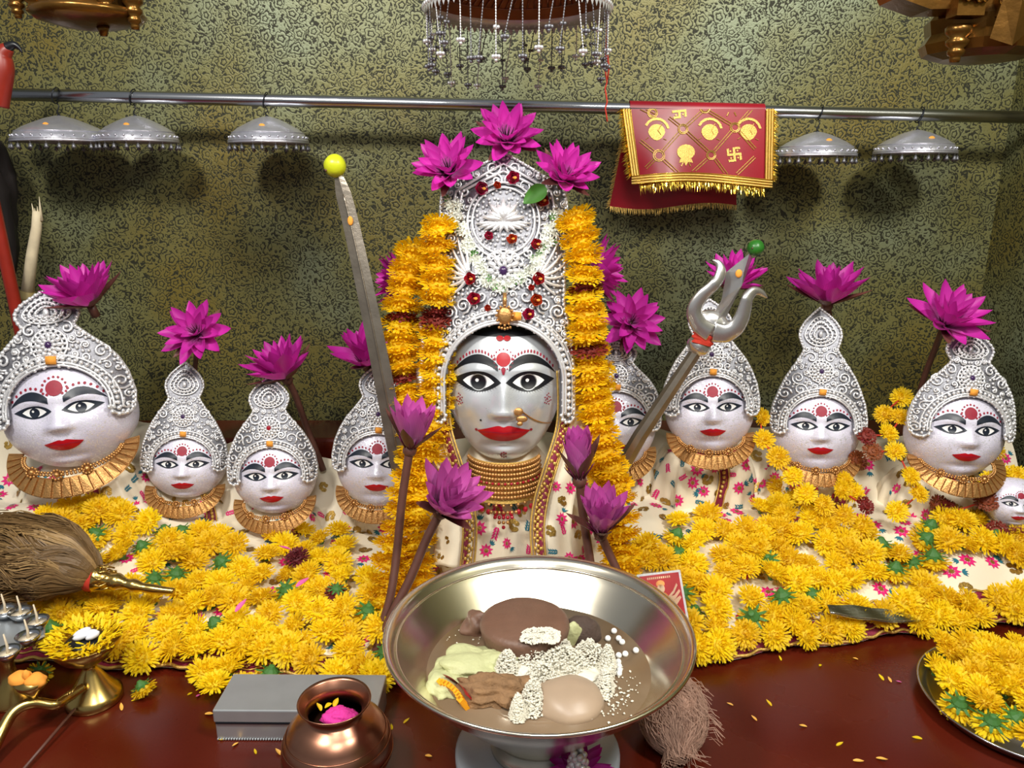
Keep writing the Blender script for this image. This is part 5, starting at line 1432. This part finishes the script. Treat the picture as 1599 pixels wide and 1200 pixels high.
tag(o, 'green leaf tucked into the right of the tall silver crown', 'leaf')

# ------------------------------------------------------------------ brass bowl and its contents
ZR = .200; bc = PZ(841, 985, ZR); RBW = .5*(PZ(1082, 985, ZR).x - PZ(601, 985, ZR).x)
stand = empty('marble_stand', (bc.x, bc.y, 0), 'round white marble stand under the brass bowl', 'stand')
G().lathe([(0, 0), (.108, 0), (.112, .004), (.112, .016), (.108, .021), (0, .021)], 64).build('disc', M['marble'], stand)
bowl = empty('offering_bowl', (bc.x, bc.y, .0212), 'wide flared brass bowl of offerings in the foreground', 'bowl')
zr = ZR - .0212; q = RBW
G().lathe([(0, 0), (.058, 0), (.064, .004), (.064, .012), (.058, .020), (.066, .034), (.090, .060), (.122, .092), (q*.76, zr*.70), (q*.88, zr*.84), (q*.955, zr*.965), (q*.985, zr*.99), (q, zr), (q, zr + .0035), (q*.985, zr + .0045), (q*.945, zr*.985),
           (q*.935, zr*.965), (q*.90, zr*.915), (q*.885, zr*.895), (q*.78, zr*.765), (.140, .118), (.118, .100), (.07, .088), (0, .085)], 96).build('body', M['bronze'], bowl)
g = G(); g.tube([(q*.918*math.cos(2*PI*k/96), q*.918*math.sin(2*PI*k/96), zr*.945) for k in range(96)], .0018, 6, closed=True); g.build('rim_groove', M['bronze'], bowl)
ZWt = .0212 + .126; RW = .1485
N = NT('cloudy_water'); nz = N.noise(9, 3)
N.link(N.mix(nz.outputs[0], srgb(120, 98, 76), srgb(150, 128, 104)), N.b.inputs['Base Color']); N.b.inputs['Roughness'].default_value = 0.06; N.bump(N.noise(24, 2).outputs[0], .06, .002)
o = G().lathe([(0, -.004), (RW*.965, -.004), (RW, 0), (0, .0003)], 72).build('cloudy_liquid', N.m, loc=(bc.x, bc.y, ZWt)); tag(o, 'brown cloudy water filling the brass bowl', 'water')
def bw(u, v, z=0.0): return PZ(580 + u*.33146, 840 + v*.33146, ZWt + z)
p = bw(722, 500); k = .00108*.33
o = empty('brown_sweet', p, 'smooth round chocolate brown sweet cake in the bowl', 'sweet')
G().lathe([(0, -.002), (.050, -.002), (.056, .004), (.062, .030), (.060, .036), (.054, .040), (0, .042)], 56).build('cake', M['cocoa'], o); 
o.location = p
def lump(name, p, r, m, label, cat, seed, amp=.25, freq=2.2, rot=0):
    g = G(); g.blob((0, 0, 0), r, seed, amp, freq, 30, 20); o = g.build(name, m, loc=p, rot=(0, 0, rot)); return tag(o, label, cat)
lump('dark_cake', bw(985, 490) + Vector((0, .010, .006)), (.030, .020, .026), M['darkcake'], 'dark crumbly cake piece behind the brown sweet at the right', 'sweet', 2, .12)
lump('brown_cake', bw(505, 450) + Vector((0, .010, .004)), (.024, .020, .022), M['cocoa'], 'brown cake piece behind the brown sweet at the left', 'sweet', 3, .4, 1.8)
g = G(); g.blob((0, 0, 0), (.016, .008, .026), 6, .15, 2); tag(g.build('fruit_slice', M['mash'], loc=bw(935, 500) + Vector((0, 0, .010)), rot=(.2, .2, .3)), 'pale green fruit slice between the brown sweet and dark cake', 'fruit')
gm = G(); gm.blob((0, 0, 0), (.056, .034, .016), 7, .38, 2.0, 40, 26); gm.blob((-.036, -.034, -.003), (.024, .028, .012), 8, .3, 2.0); gm.blob((.03, .006, .004), (.036, .020, .011), 9, .35, 2.4)
tag(gm.build('green_mash', M['mash'], loc=bw(485, 620) + Vector((0, 0, .006))), 'spread of pale green mashed sweet in the bowl', 'sweet')
g = G(); g.blob((0, 0, 0), (.052, .026, .018), 12, .5, 3.2, 48, 32); tag(g.build('jaggery_chunk', M['brick'], loc=bw(590, 745) + Vector((0, 0, .006)), rot=(0, 0, -.1)), 'rough brown jaggery chunk at the front of the bowl', 'sweet')
lump('peeled_fruit', bw(930, 770), (.046, .042, .024), M['jelly'], 'pale smooth peeled fruit half sunk at the front of the bowl', 'fruit', 15, .12, 1.4)
o = empty('orange_slice', bw(400, 745, .004), 'thin orange slice with red edge leaning at the left of the bowl', 'fruit', rot=(.5, 0, -.9))
g = G()
for i in range(9):
    a = -.9 + 1.8*i/8; g.box((.028*math.sin(a), .012*math.cos(a)-.010, .006), (.0085, .006, .020))
G().grid(lambda a, b: Vector((.030*math.sin(-1+2*a), .010*math.cos(-1+2*a) + .003*b, .018*(1-b))), 12, 3).build('rind', M['red'], o)
g.build('flesh', M['orange_rind'], o, smooth=False)
# crumbs: nobody could count them
rr_ = random.Random(77)
heap = [(640, 650, 60, 40), (760, 600, 95, 60), (860, 560, 90, 50), (900, 640, 130, 70), (1020, 600, 90, 50), (800, 700, 90, 60), (760, 790, 60, 70), (690, 850, 40, 30), (1110, 630, 40, 60), (1100, 720, 40, 50)]
g = G(); g.blob((0, 0, 0), (.068, .038, .011), 31, .35, 2.4, 30, 20, Matrix.Translation(bw(860, 640, .004)) @ Matrix.Rotation(-.2, 4, 'Z'))
g.blob((0, 0, 0), (.028, .022, .007), 33, .3, 2.4, 24, 16, Matrix.Translation(bw(775, 760, .004)))
def grain(p, r):
    a = rr_.uniform(0, 6.28); e = rr_.uniform(-.5, .5); Mx = Matrix.Translation(p) @ Matrix.Rotation(a, 4, 'Z') @ Matrix.Rotation(e, 4, 'Y')
    g.add([(r*1.3, 0, 0), (0, r, 0), (-r*1.3, 0, 0), (0, -r, 0), (0, 0, r*.9), (0, 0, -r*.9)], [(0, 1, 4), (1, 2, 4), (2, 3, 4), (3, 0, 4), (1, 0, 5), (2, 1, 5), (3, 2, 5), (0, 3, 5)], Mx)
for (u, v, ru, rv) in heap:
    for _ in range(1000):
        t = math.sqrt(rr_.random())*1.05; a = rr_.uniform(0, 6.28); z = .030*(1 - t*t)*rr_.random()**.3 + (.008 if v < 700 else .004)
        grain(bw(u + ru*t*math.cos(a), v + rv*t*math.sin(a), 0) + Vector((0, 0, z)), rr_.uniform(.0008, .0020))
for (u, v, ru, rv) in ((800, 455, 90, 30), (770, 480, 70, 25), (850, 470, 40, 35)):
    for _ in range(330):
        t = math.sqrt(rr_.random()); a = rr_.uniform(0, 6.28); p = PZ(580 + (u + ru*t*math.cos(a))*.33146, 840 + (v + rv*t*math.sin(a))*.33146, ZWt + .042)
        grain(p + Vector((0, 0, .001 + .006*(1-t)*rr_.random())), rr_.uniform(.001, .0022))
for _ in range(130):
    grain(bw(rr_.gauss(1150, 55), rr_.gauss(740, 65), .002), rr_.uniform(.0006, .0018))
for _ in range(30):
    grain(bw(rr_.uniform(350, 560), rr_.uniform(395, 500), .002), rr_.uniform(.0006, .0014))
tag(g.build('white_crumbs', M['rice'], smooth=False), 'heap of white grated crumbs over the sweets in the bowl', 'crumbs', kind='stuff')
for i, (u, v) in enumerate(((1143, 440), (1114, 475), (1165, 475), (1181, 492), (1116, 535), (1246, 531), (1165, 555), (1196, 548), (1112, 568), (1163, 585), (1166, 605), (1168, 625), (1166, 640), (1130, 600))):
    o = G().ball((0, 0, 0), .0042, 12, 8).build('sugar_pearl', M['pearl'], loc=bw(u, v, .003)); tag(o, 'round white sugar pearl floating at the right of the bowl', 'pearl', 'white sugar pearls in the bowl')
o = G().blob((0, 0, 0), (.0065, .005, .003), 3, .3).build('pink_petal', M['pinkpetal'], loc=bw(302, 712, .002)); tag(o, 'pink petal floating at the left edge of the bowl water', 'petal')

# ------------------------------------------------------------------ copper pot
zc = .128; pc_ = PZ(522, 1094, zc); RP = .5*(PZ(579, 1094, zc).x - PZ(465, 1094, zc).x)
pot_ = empty('copper_pot', (pc_.x, pc_.y, 0), 'round bellied copper water pot with pink powder inside, in the foreground', 'pot')
R = RP; G().lathe([(0, .002), (R*.62, 0), (R*.72, .004), (R*1.15, .018), (R*1.48, .045), (R*1.52, .062), (R*1.40, .082), (R*1.34, .084), (R*1.30, .090), (R*1.02, .103), (R*.80, .108), (R*.74, .112), (R*.80, .118), (R*.96, .125), (R, zc), (R*.985, zc + .0015), (R*.93, .126), (R*.80, .119),
    (R*.72, .111), (R*.85, .098), (R*1.25, .07), (R*.6, .02), (0, .012)], 80).build('body', M['copper'], pot_)
g = G()
for z, f in ((.083, 1.375), (.073, 1.47), (.055, 1.525)): g.tube([(R*f*math.cos(2*PI*k/64), R*f*math.sin(2*PI*k/64), z) for k in range(64)], .0009, 5, closed=True)
g.build('engraved_rings', M['copper'], pot_)
o = G().blob((0, 0, 0), (R*.48, R*.36, .012), 5, .35, 3, 30, 20).build('magenta_powder', M['kumkum_pink'], loc=(pc_.x + .004, pc_.y + .004, .098)); tag(o, 'lump of magenta powder inside the copper pot', 'powder')
N = NT('pot_water'); N.link(N.mix(N.noise(12).outputs[0], srgb(40, 24, 18), srgb(56, 36, 26)), N.b.inputs['Base Color']); N.b.inputs['Roughness'].default_value = .08
G().lathe([(0, 0), (R*.92, 0), (0, .0004)], 40).build('water', N.m, pot_, loc=(0, 0, .094))
k = PZ(508, 1196, .065); G().ball((0, 0, 0), (.012, .003, .011), 12, 8).build('paste_mark', M['orange'], pot_, loc=(R*-.32, -R*1.495, .045), rot=(.1, 0, -.2))
for i, (du, dv) in enumerate(((-22, -12), (-8, -16), (-26, 4))):
    o = petal_mesh('petal_blade', M['marigold'], .3, .4, .2); o = obj('yellow_petal', o, loc=(pc_.x + du*.0008, pc_.y + .012 - dv*.0004, .104), rot=(.3, -.4, 1.2*i), scale=.012); tag(o, 'yellow petal beside the magenta powder in the copper pot', 'petal', 'yellow petals in the copper pot')

# ------------------------------------------------------------------ metal box
b0, b1 = PZ(339, 1157, 0), PZ(590, 1157, 0); W_ = b1.x - b0.x; D_ = .080
hbox = .052; fy = b0.y
bx = empty('metal_box', (b0.x + W_/2, fy + D_/2, 0), 'flat grey tin box with hinged lid behind the copper pot', 'box', rot=(0, 0, -.01))
def bev(o, w=.0018):
    m = o.modifiers.new('bevel', 'BEVEL'); m.width = w; m.segments = 2; return o
bev(G().box((0, 0, .0145), (W_, D_, .028)).build('base', M['tin'], bx, smooth=False))
bev(G().box((0, 0, .0400), (W_ + .003, D_ + .003, .020)).build('lid', M['tin'], bx, smooth=False))
g = G()
for i in range(60): g.ball((-W_/2 + W_*(i+.5)/60, -D_/2 - .001, .002), (.0016, .0014, .0018), 6, 4)
tag(g.build('beaded_foot', M['tin'], bx), kind='stuff')
G().box((0, -D_/2 - .0012, .029), (W_*.99, .002, .0016)).build('lid_gap', M['black'], bx, smooth=False)

# ------------------------------------------------------------------ coconut
pk = PZ(1050, 1112, .045); co = empty('coconut', (pk.x, pk.y, .0), 'hairy brown coconut lying right of the brass bowl', 'coconut')
Mk = Matrix.Translation((0, 0, .044)) @ Matrix.Rotation(math.radians(18), 4, 'X') @ Matrix.Rotation(math.radians(-12), 4, 'Y')
g = G(); g.blob((0, 0, 0), (.046, .062, .043), 4, .10, 1.6, 32, 22, Mk); g.build('shell', M['fibre'], co)
g = G(); rk = random.Random(6)
for i in range(520):
    a = rk.uniform(0, 6.28); y0 = rk.uniform(-.9, .7); L = rk.uniform(.4, .9); pts = []
    for j in range(5):
        y = y0 - L*j/4; yy = max(-1.12, min(.98, y)); r_ = math.sqrt(max(.02, 1 - min(.98, abs(yy))**2)); aa = a + .35*math.sin(j*.9 + i) *j/4
        f = 1.03 + .03*j/4 + rk.uniform(0, .04); pts.append(Mk @ Vector((.046*r_*math.cos(aa)*f, .062*yy*1.02, .043*r_*math.sin(aa)*f)))
    g.tube(pts, lambda t: .00055, 3, caps=False)
for i in range(50):
    a = rk.uniform(0, 6.28); q0 = Mk @ Vector((.02*math.cos(a), -.055, .02*math.sin(a))); g.tube([q0, q0 + Vector((rk.uniform(-.008, .012), -.012, -.008)), q0 + Vector((rk.uniform(-.012, .022), -.026, -.012 + rk.uniform(0, .012)))], .0005, 3, caps=False)
for i in range(60):
    a = rk.uniform(-1.2, 1.6); q0 = Mk @ Vector((.044*math.cos(a), rk.uniform(-.04, .03), .040*math.sin(a))); g.tube([q0, q0*1.0 + Vector((.008, -.004, .004)), q0 + Vector((.012 + rk.uniform(0, .01), -.012, rk.uniform(-.01, .006)))], .0004, 3, caps=False)
tag(g.build('fibres', M['fibre'], co, smooth=False), kind='stuff')

# ------------------------------------------------------------------ steel plate of marigolds
pp = PZ(1600, 1100, .012); RPl = pp.x - PZ(1416, 1060, .012).x
plate = empty('steel_plate', (pp.x, pp.y, 0), 'round steel plate heaped with marigolds at the lower right', 'plate')
G().lathe([(0, .001), (RPl*.86, .001), (RPl*.93, .010), (RPl*.985, .020), (RPl, .021), (RPl*.995, .0235), (RPl*.97, .0225), (RPl*.91, .012), (RPl*.85, .0045), (0, .0045)], 96).build('dish', M['steel'], plate)
cnt = 0; pts = []
for _ in range(4000):
    a = rf.uniform(0, 6.28); t = math.sqrt(rf.random())*.82; x = pp.x + RPl*t*math.cos(a); y = pp.y + RPl*t*math.sin(a)
    if x > pp.x + .055 or any((x-c)**2 + (y-d)**2 < .031**2 for c, d in pts): continue
    pts.append((x, y)); fl = rf.random() < .16
    loose(Vector((x, y, .022 + .020*(1 - t*t) + rf.uniform(0, .008))), Vector((0, 0, 1)), rf.uniform(.028, .034), ('face-down marigold showing green calyx ' if fl else 'yellow marigold heaped ') + (('at the back of' if y > pp.y + .03 else 'at the front of' if y < pp.y - .05 else 'in the middle of') + ' the steel plate' + (' near its left rim' if x < pp.x - .09 else '')), 'marigolds on the steel plate' + (' face down' if fl else ''), fl)
loose(PZ(1470, 1002, .045), Vector((0, 0, 1)), .024, 'yellow marigold perched on the back rim of the steel plate', None)

# ------------------------------------------------------------------ brass stand lamp, aarti lamp, handle, whisk
ls = PZ(128, 1108, 0); k = .5*(PZ(174, 1090, .01).x - PZ(92, 1090, .01).x)
st = empty('brass_stand', (ls.x + .008, ls.y + .022, 0), 'small brass pedestal cup at the lower left', 'pedestal')
zt = .105; rc = k*1.28
G().lathe([(0, 0), (k, 0), (k*1.02, .004), (k*1.0, .012), (k*.9, .016), (k*.62, .030), (k*.36, .048), (k*.24, .056), (k*.22, .060), (k*.5, .068), (rc*.72, .080), (rc*.92, .094), (rc, zt), (rc*.98, zt + .0015), (rc*.9, .096), (rc*.6, .082), (0, .076)], 64).build('pedestal', M['brass'], st)
cp = Vector(st.location) + Vector((0, 0, zt))
wreath = empty('petal_wreath', cp - Vector((0, 0, .012)), 'ring of yellow marigold petals filling the brass cup', 'flower')
g = G(); rw = random.Random(3)
for i in range(420):
    a = rw.uniform(0, 6.28); r_ = rc*rw.uniform(.52, .98); d = Vector((math.cos(a + rw.uniform(-1.3, 1.3)), math.sin(a + rw.uniform(-1.3, 1.3)), rw.uniform(-.1, .9))).normalized()*.014; p = Vector((r_*math.cos(a), r_*math.sin(a), .010 + rw.uniform(0, .012)))
    s_ = d.cross(Vector((0, 0, 1))).normalized()*.0022
    g.add([p - s_*.4, p + s_*.4, p + d*.7 + s_, p + d, p + d*.7 - s_], [(0, 1, 2, 4), (4, 2, 3)])
tag(g.build('petals', M['marigold'], wreath, smooth=False), kind='stuff')
for i, (dx, dy, a) in enumerate(((-.006, .006, .6), (-.002, -.004, .5), (.008, .002, .4), (.014, -.003, .7))):
    o = G().blob((0, 0, 0), (.013 - .001*i, .0055, .0055), i, .1, 1.5, 14, 10).build('camphor_piece', M['camphor'], loc=cp + Vector((dx, dy, .008)), rot=(0, -.2, a)); tag(o, 'white camphor piece in the marigold cup', 'camphor', 'white camphor pieces in the cup')
tag(G().ball((0, 0, 0), (rc*.55, rc*.55, .004), 20, 8).build('ash_bed', M['black'], loc=cp + Vector((0, 0, -.002))), 'dark ash bed under the camphor in the cup', 'ash')
# brass snake-like handle with orange dabbed knob
hb = PZ(0, 1160, .0); sn = empty('brass_spoon', (hb.x, hb.y, 0), 'curved brass ritual spoon with an orange dabbed knob at the lower left', 'spoon'); sl2 = Vector((hb.x, hb.y, 0))
pts = smooth_path([PZ(-20, 1190, .012), PZ(0, 1148, .030), PZ(22, 1112, .048), PZ(52, 1098, .052), PZ(86, 1101, .044), PZ(105, 1090, .040), PZ(130, 1074, .040)], 7)
G().tube([p - sl2 for p in pts], lambda t: .0085 - .002*t, 12).build('arm', M['brass'], sn)
g = G(); kp = PZ(44, 1064, .085) - sl2
for i in range(9): g.tube([pts[30+i] - sl2 + Vector((0, 0, 0)), pts[30+i] - sl2 + Vector((.0008, 0, 0))], .0092, 10)
tag(g.build('coils', M['brass'], sn), kind='stuff')
G().lathe([(0, -.022), (.004, -.022), (.008, -.012), (.018, 0), (.022, .010), (0, .012)], 20).build('knob', M['brass'], sn, loc=kp + Vector((.004, 0, -.008)))
G().tube([kp + Vector((.008, 0, -.028)), pts[22] - sl2], .0035, 8).build('knob_stem', M['brass'], sn)
g = G(); g.blob((-.011, 0, .004), (.015, .013, .010), 1, .15, 1.5); g.blob((.012, -.002, .002), (.015, .013, .010), 2, .15, 1.5); g.blob((.002, -.004, .012), (.005, .005, .008), 3, .15, 1.5); g.build('orange_paste', M['orange'], sn, loc=kp)
g = G(); a0, a1 = PZ(34, 1205, .006), PZ(117, 1108, .014); g.tube([a0, a1], .0022, 8); tag(g.build('incense_stick', M['stem'], loc=(0, 0, 0)), 'thin brown incense stick against the brass pedestal', 'stick')
# silver plate of small lamps
ap = PZ(2, 995, .105); al = empty('aarti_lamp', (ap.x, ap.y, 0), 'silver lamp tray with small wick cups at the left edge', 'lamp')
G().lathe([(0, .100), (.060, .100), (.066, .106), (.064, .109), (.058, .104), (0, .104)], 6).build('tray', M['tin'], al, smooth=False)
G().lathe([(0, 0), (.038, 0), (.040, .006), (.012, .03), (.010, .06), (.022, .092), (0, .10)], 28).build('foot', M['brass'], al)
for (u, v, zz) in ((8, 955, .118), (32, 958, .118), (58, 972, .118), (44, 996, .118), (12, 1020, .118)):
    p = PZ(u, v, zz) - Vector((ap.x, ap.y, 0)); c = obj('cup', G().lathe([(0, -.012), (.008, -.011), (.015, -.002), (.0175, .004), (.0165, .005), (.013, -.001), (0, -.006)], 28).me('cup', M['steel']), al, loc=p)
    g = G(); g.tube([(0, 0, -.004), (.001, 0, .012), (-.001, 0, .030)], lambda t: .0026*(1-.6*t), 6); g.build('wick', M['wick'], c)
    G().lathe([(0, 0), (.0135, 0), (0, .0006)], 20).build('ghee', M['wick'], c, loc=(0, 0, -.001))
# yak tail whisk
wk = PZ(145, 900, .10); pY = P(140, 902, 1.165)
wh = empty('fly_whisk', pY, 'brown hair fly whisk with a brass handle lying on the marigolds', 'whisk')
hd = [P(148, 903, 1.165), P(178, 908, 1.165), P(205, 914, 1.165), P(235, 920, 1.165), P(272, 924, 1.165)]
g = G(); g.tube([p - pY for p in smooth_path(hd, 6)], lambda t: .0215 - .007*math.sin(min(1, t*2.4)*1.57) - .009*t + .0035*math.sin(t*26)*(1-t), 16); g.build('handle', M['brass'], wh)
g = G()
for i in range(10):
    a = i*.628; g.tube([hd[0] - pY + Vector((.004, .021*math.cos(a), .021*math.sin(a))), hd[0] - pY + Vector((.016, .0195*math.cos(a+.3), .0195*math.sin(a+.3))), hd[0] - pY + Vector((.028, .018*math.cos(a), .018*math.sin(a)))], .0016, 5)
tag(g.build('handle_relief', M['brass'], wh), kind='stuff')
G().tube([hd[0] - pY + Vector((-.012, 0, 0)), hd[0] - pY + Vector((.004, 0, 0))], .0225, 16).build('red_binding', M['thread'], wh)
cen = smooth_path([hd[0], P(100, 880, 1.17), P(40, 870, 1.17), P(-30, 885, 1.16), P(-90, 910, 1.15)], 8)
g = G(); g.tube([p - pY for p in cen], lambda t: interp([(0, .013), (.12, .030), (.3, .050), (.6, .058), (1, .045)], t), 22); g.build('hair_core', M['hair'], wh)
rh = random.Random(4); n = len(cen); tone_g = (G(), G())
for i in range(2600):
    a = rh.uniform(0, 6.28); t0 = 0.0 if rh.random() < .5 else rh.uniform(0, .55); L = rh.uniform(.25, .5); fr = rh.uniform(1.0, 1.16); pts = []; sw_ = rh.uniform(-.4, .4)
    for j in range(8):
        t = min(1, t0 + L*j/7); q = t*(n-1); k0 = min(int(q), n-2); c = cen[k0].lerp(cen[k0+1], q-k0); d = (cen[k0+1]-cen[k0]).normalized()
        rr = interp([(0, .014), (.12, .034), (.3, .056), (.6, .066), (1, .05)], t)*fr
        rr *= 1 + .16*noise.noise(Vector((t*8, math.cos(a)*3, math.sin(a)*3))); aa = a + sw_*t + .55*noise.noise(Vector((t*5, math.cos(a)*2.4, math.sin(a)*2.4 + 5)))*min(1, t*3)
        e1 = d.cross(Vector((0, 1, 0))).normalized(); e2 = d.cross(e1); pts.append(c - pY + e1*(rr*math.cos(aa)) + e2*(rr*math.sin(aa)))
    tone_g[1 if noise.noise(Vector((math.cos(a)*2.2, math.sin(a)*2.2, t0*3))) > .12 else 0].tube(pts, .0010, 3, caps=False)
tag(tone_g[0].build('hair_strands', M['hair'], wh, smooth=False), kind='stuff')
tag(tone_g[1].build('pale_hair_strands', M['hair_pale'], wh, smooth=False), kind='stuff')

# ------------------------------------------------------------------ devotional card, foil wrapper, floor bits
cA, cB_, cC = P(994, 898, 1.155), P(1062, 890, 1.155), P(1074, 972, 1.11)
ex_ = (cB_ - cA); ey_ = (cC - cB_); W1, H1 = ex_.length, ey_.length; ex_.normalize(); nn = ex_.cross(ey_).normalized(); ey_ = nn.cross(ex_)
Mc = Matrix((ex_, ey_, nn)).transposed().to_4x4(); Mc.translation = cA
card = empty('picture_card', cA, 'small red printed picture card in a clear sleeve right of the brass bowl', 'card'); cm = Matrix.Translation(-cA) @ Mc
sg = -1   # print faces the viewer
def flat(pts, h, m, name):
    n = len(pts); V = [cm @ Vector((x*W1, y*W1, sg*h)) for x, y in pts]; c = sum(V, Vector())/n
    return G().add([c] + V, [(0, 1+i, 1+(i+1) % n) for i in range(n)]).build(name, m, card, smooth=False)
asp = H1/W1
G().box((W1/2, H1/2, 0), (W1, H1, .0012), cm).build('white_edge', M['white'], card, smooth=False)
flat([(.05, .05), (.95, .05), (.95, asp-.06), (.05, asp-.06)], .0009, M['card_red'], 'red_print')
for (cx, cy, rx, ry, m, nm) in ((.50, .26, .10, .08, 'skin_print', 'printed_crown'), (.50, .37, .085, .10, 'cream', 'printed_face'), (.50, .60, .15, .16, 'skin_print', 'printed_dress'), (.50, .86, .30, .14, 'skin_print', 'printed_lap')):
    flat([(cx + rx*math.cos(2*PI*i/14), cy + ry*math.sin(2*PI*i/14)) for i in range(14)], .0013, M[m], nm)
for sd in (-1, 1):
    for (x, y) in ((.36, .28), (.40, .42), (.40, .56)):
        flat([(.50 + sd*.12, .56), (.50 + sd*.26, y + .16), (.50 + sd*x, y), (.50 + sd*(x+.02), y + .05), (.50 + sd*.28, y + .21), (.50 + sd*.13, .61)], .0013, M['cream'], 'printed_arm')
for i in range(12): flat([(.22 + .045*i, .10), (.25 + .045*i, .10), (.25 + .045*i, .145), (.22 + .045*i, .145)], .0013, M['cream'], 'printed_letter')
N = NT('clear_sleeve'); N.b.inputs['Transmission Weight'].default_value = 1.0; N.b.inputs['Roughness'].default_value = .04; N.b.inputs['IOR'].default_value = 1.1; N.bump(N.noise(60).outputs[0], .3, .001)
G().grid(lambda a, b: cm @ Vector(((a*1.22 - .09)*W1, (b*1.2 - .10)*H1, sg*(.0022 + .0012*math.sin(9*a)*math.sin(7*b)))), 16, 16).build('clear_sleeve', N.m, card)
# the crumpled foil strip
w0, w1 = P(1292, 968, 1.16), P(1438, 984, 1.175); fo = empty('foil_wrapper', w0, 'long crumpled silver foil wrapper on the marigolds at the right', 'wrapper')
def fpt(a, b):
    p = (w1 - w0)*a; w = .014*(math.sin(PI*min(1, .12 + .9*a)))**.5 + .002
    return p + Vector((0, (b-.5)*w*1.4, .020 + (b-.5)*w*.8 + .001*math.sin(17*a + 3*b)))
o = G().grid(fpt, 30, 6).build('foil', M['foil'], fo, smooth=False); o.modifiers.new('s', 'SOLIDIFY').thickness = .0012
G().tube([fpt(t/20, .08) + Vector((0, 0, .001)) for t in range(21)], .0016, 5).build('folded_edge', M['foil'], fo)
# bloom with a silver knob at the bottom edge
lotus(905, 1212, 46, .80, (-.05, -.1, 1), (4, 12, 30), 'dark purple petals spread round a silver ornament at the bottom edge', seed=40, dark=True)
kb = P(903, 1190, .79); o = empty('silver_ornament', kb, 'small beaded silver ornament at the bottom edge', 'ornament')
g = G()
for i in range(26):
    a = i*2.4; t = i/26; g.ball((.012*math.sqrt(1-t*.8)*math.cos(a), .012*math.sqrt(1-t*.8)*math.sin(a), -.012 + .026*t), .0045, 7, 5)
g.build('beads', M['silver'], o); tag(o.children[0], kind='stuff')
G().lathe([(0, -.06), (.012, -.06), (.014, -.03), (.010, -.014), (.008, .004), (0, .008)], 16).build('core', M['silver_dark'], o)
# single petals and scraps on the floor
PB = [petal_mesh('petal_blade', M[m], .20, .5, .25) for m in ('petal_dry', 'marigold', 'pinkpetal')]
scraps = [(190, 1110), (205, 1095), (222, 1090), (245, 1072), (345, 1010), (312, 1085), (320, 1115), (300, 1082), (372, 1160), (400, 1178), (440, 1180), (352, 1155), (420, 1065), (410, 1055), (445, 1040),
          (1282, 1038), (1340, 1030), (1380, 1063), (1392, 1066), (1408, 1066), (1182, 1126), (1306, 1165), (1368, 1184), (1440, 1154), (1332, 1188), (1220, 1032), (1190, 1020), (1205, 1103), (1145, 1102), (612, 1140), (606, 1188), (630, 1130), (664, 1180), (1120, 1025), (1260, 1135)]
for i, (u, v) in enumerate(scraps):
    pk_ = i % 7 == 5; o = obj('loose_petal', PB[2 if pk_ else i % 2], loc=PZ(u, v, .0008), rot=(rf.uniform(-.2, .2), rf.uniform(-.1, .05), rf.uniform(0, 6.28)), scale=rf.uniform(.009, .016))
    side = 'left of the brass bowl' if u < 800 else 'right of the brass bowl'
    tag(o, ('pink' if pk_ else 'yellow') + ' petal scrap fallen on the red floor ' + side, 'petal', ('pink' if pk_ else 'yellow') + ' petals fallen ' + side)
for (u, v, m_) in ((462, 886, 'pinkpetal'), (470, 945, 'pinkpetal'), (378, 985, 'pinkpetal'), (497, 968, 'pinkpetal')):
    p, n = on_cloth(u, v); o = obj('lotus_petal', PB[2], loc=p + Vector((0, -.02, .048)), rot=(rf.uniform(-.4, .4), -.3, rf.uniform(0, 6)), scale=.026); tag(o, 'pink lotus petal dropped on the yellow heap left of the bowl', 'petal', 'pink lotus petals on the left heap')
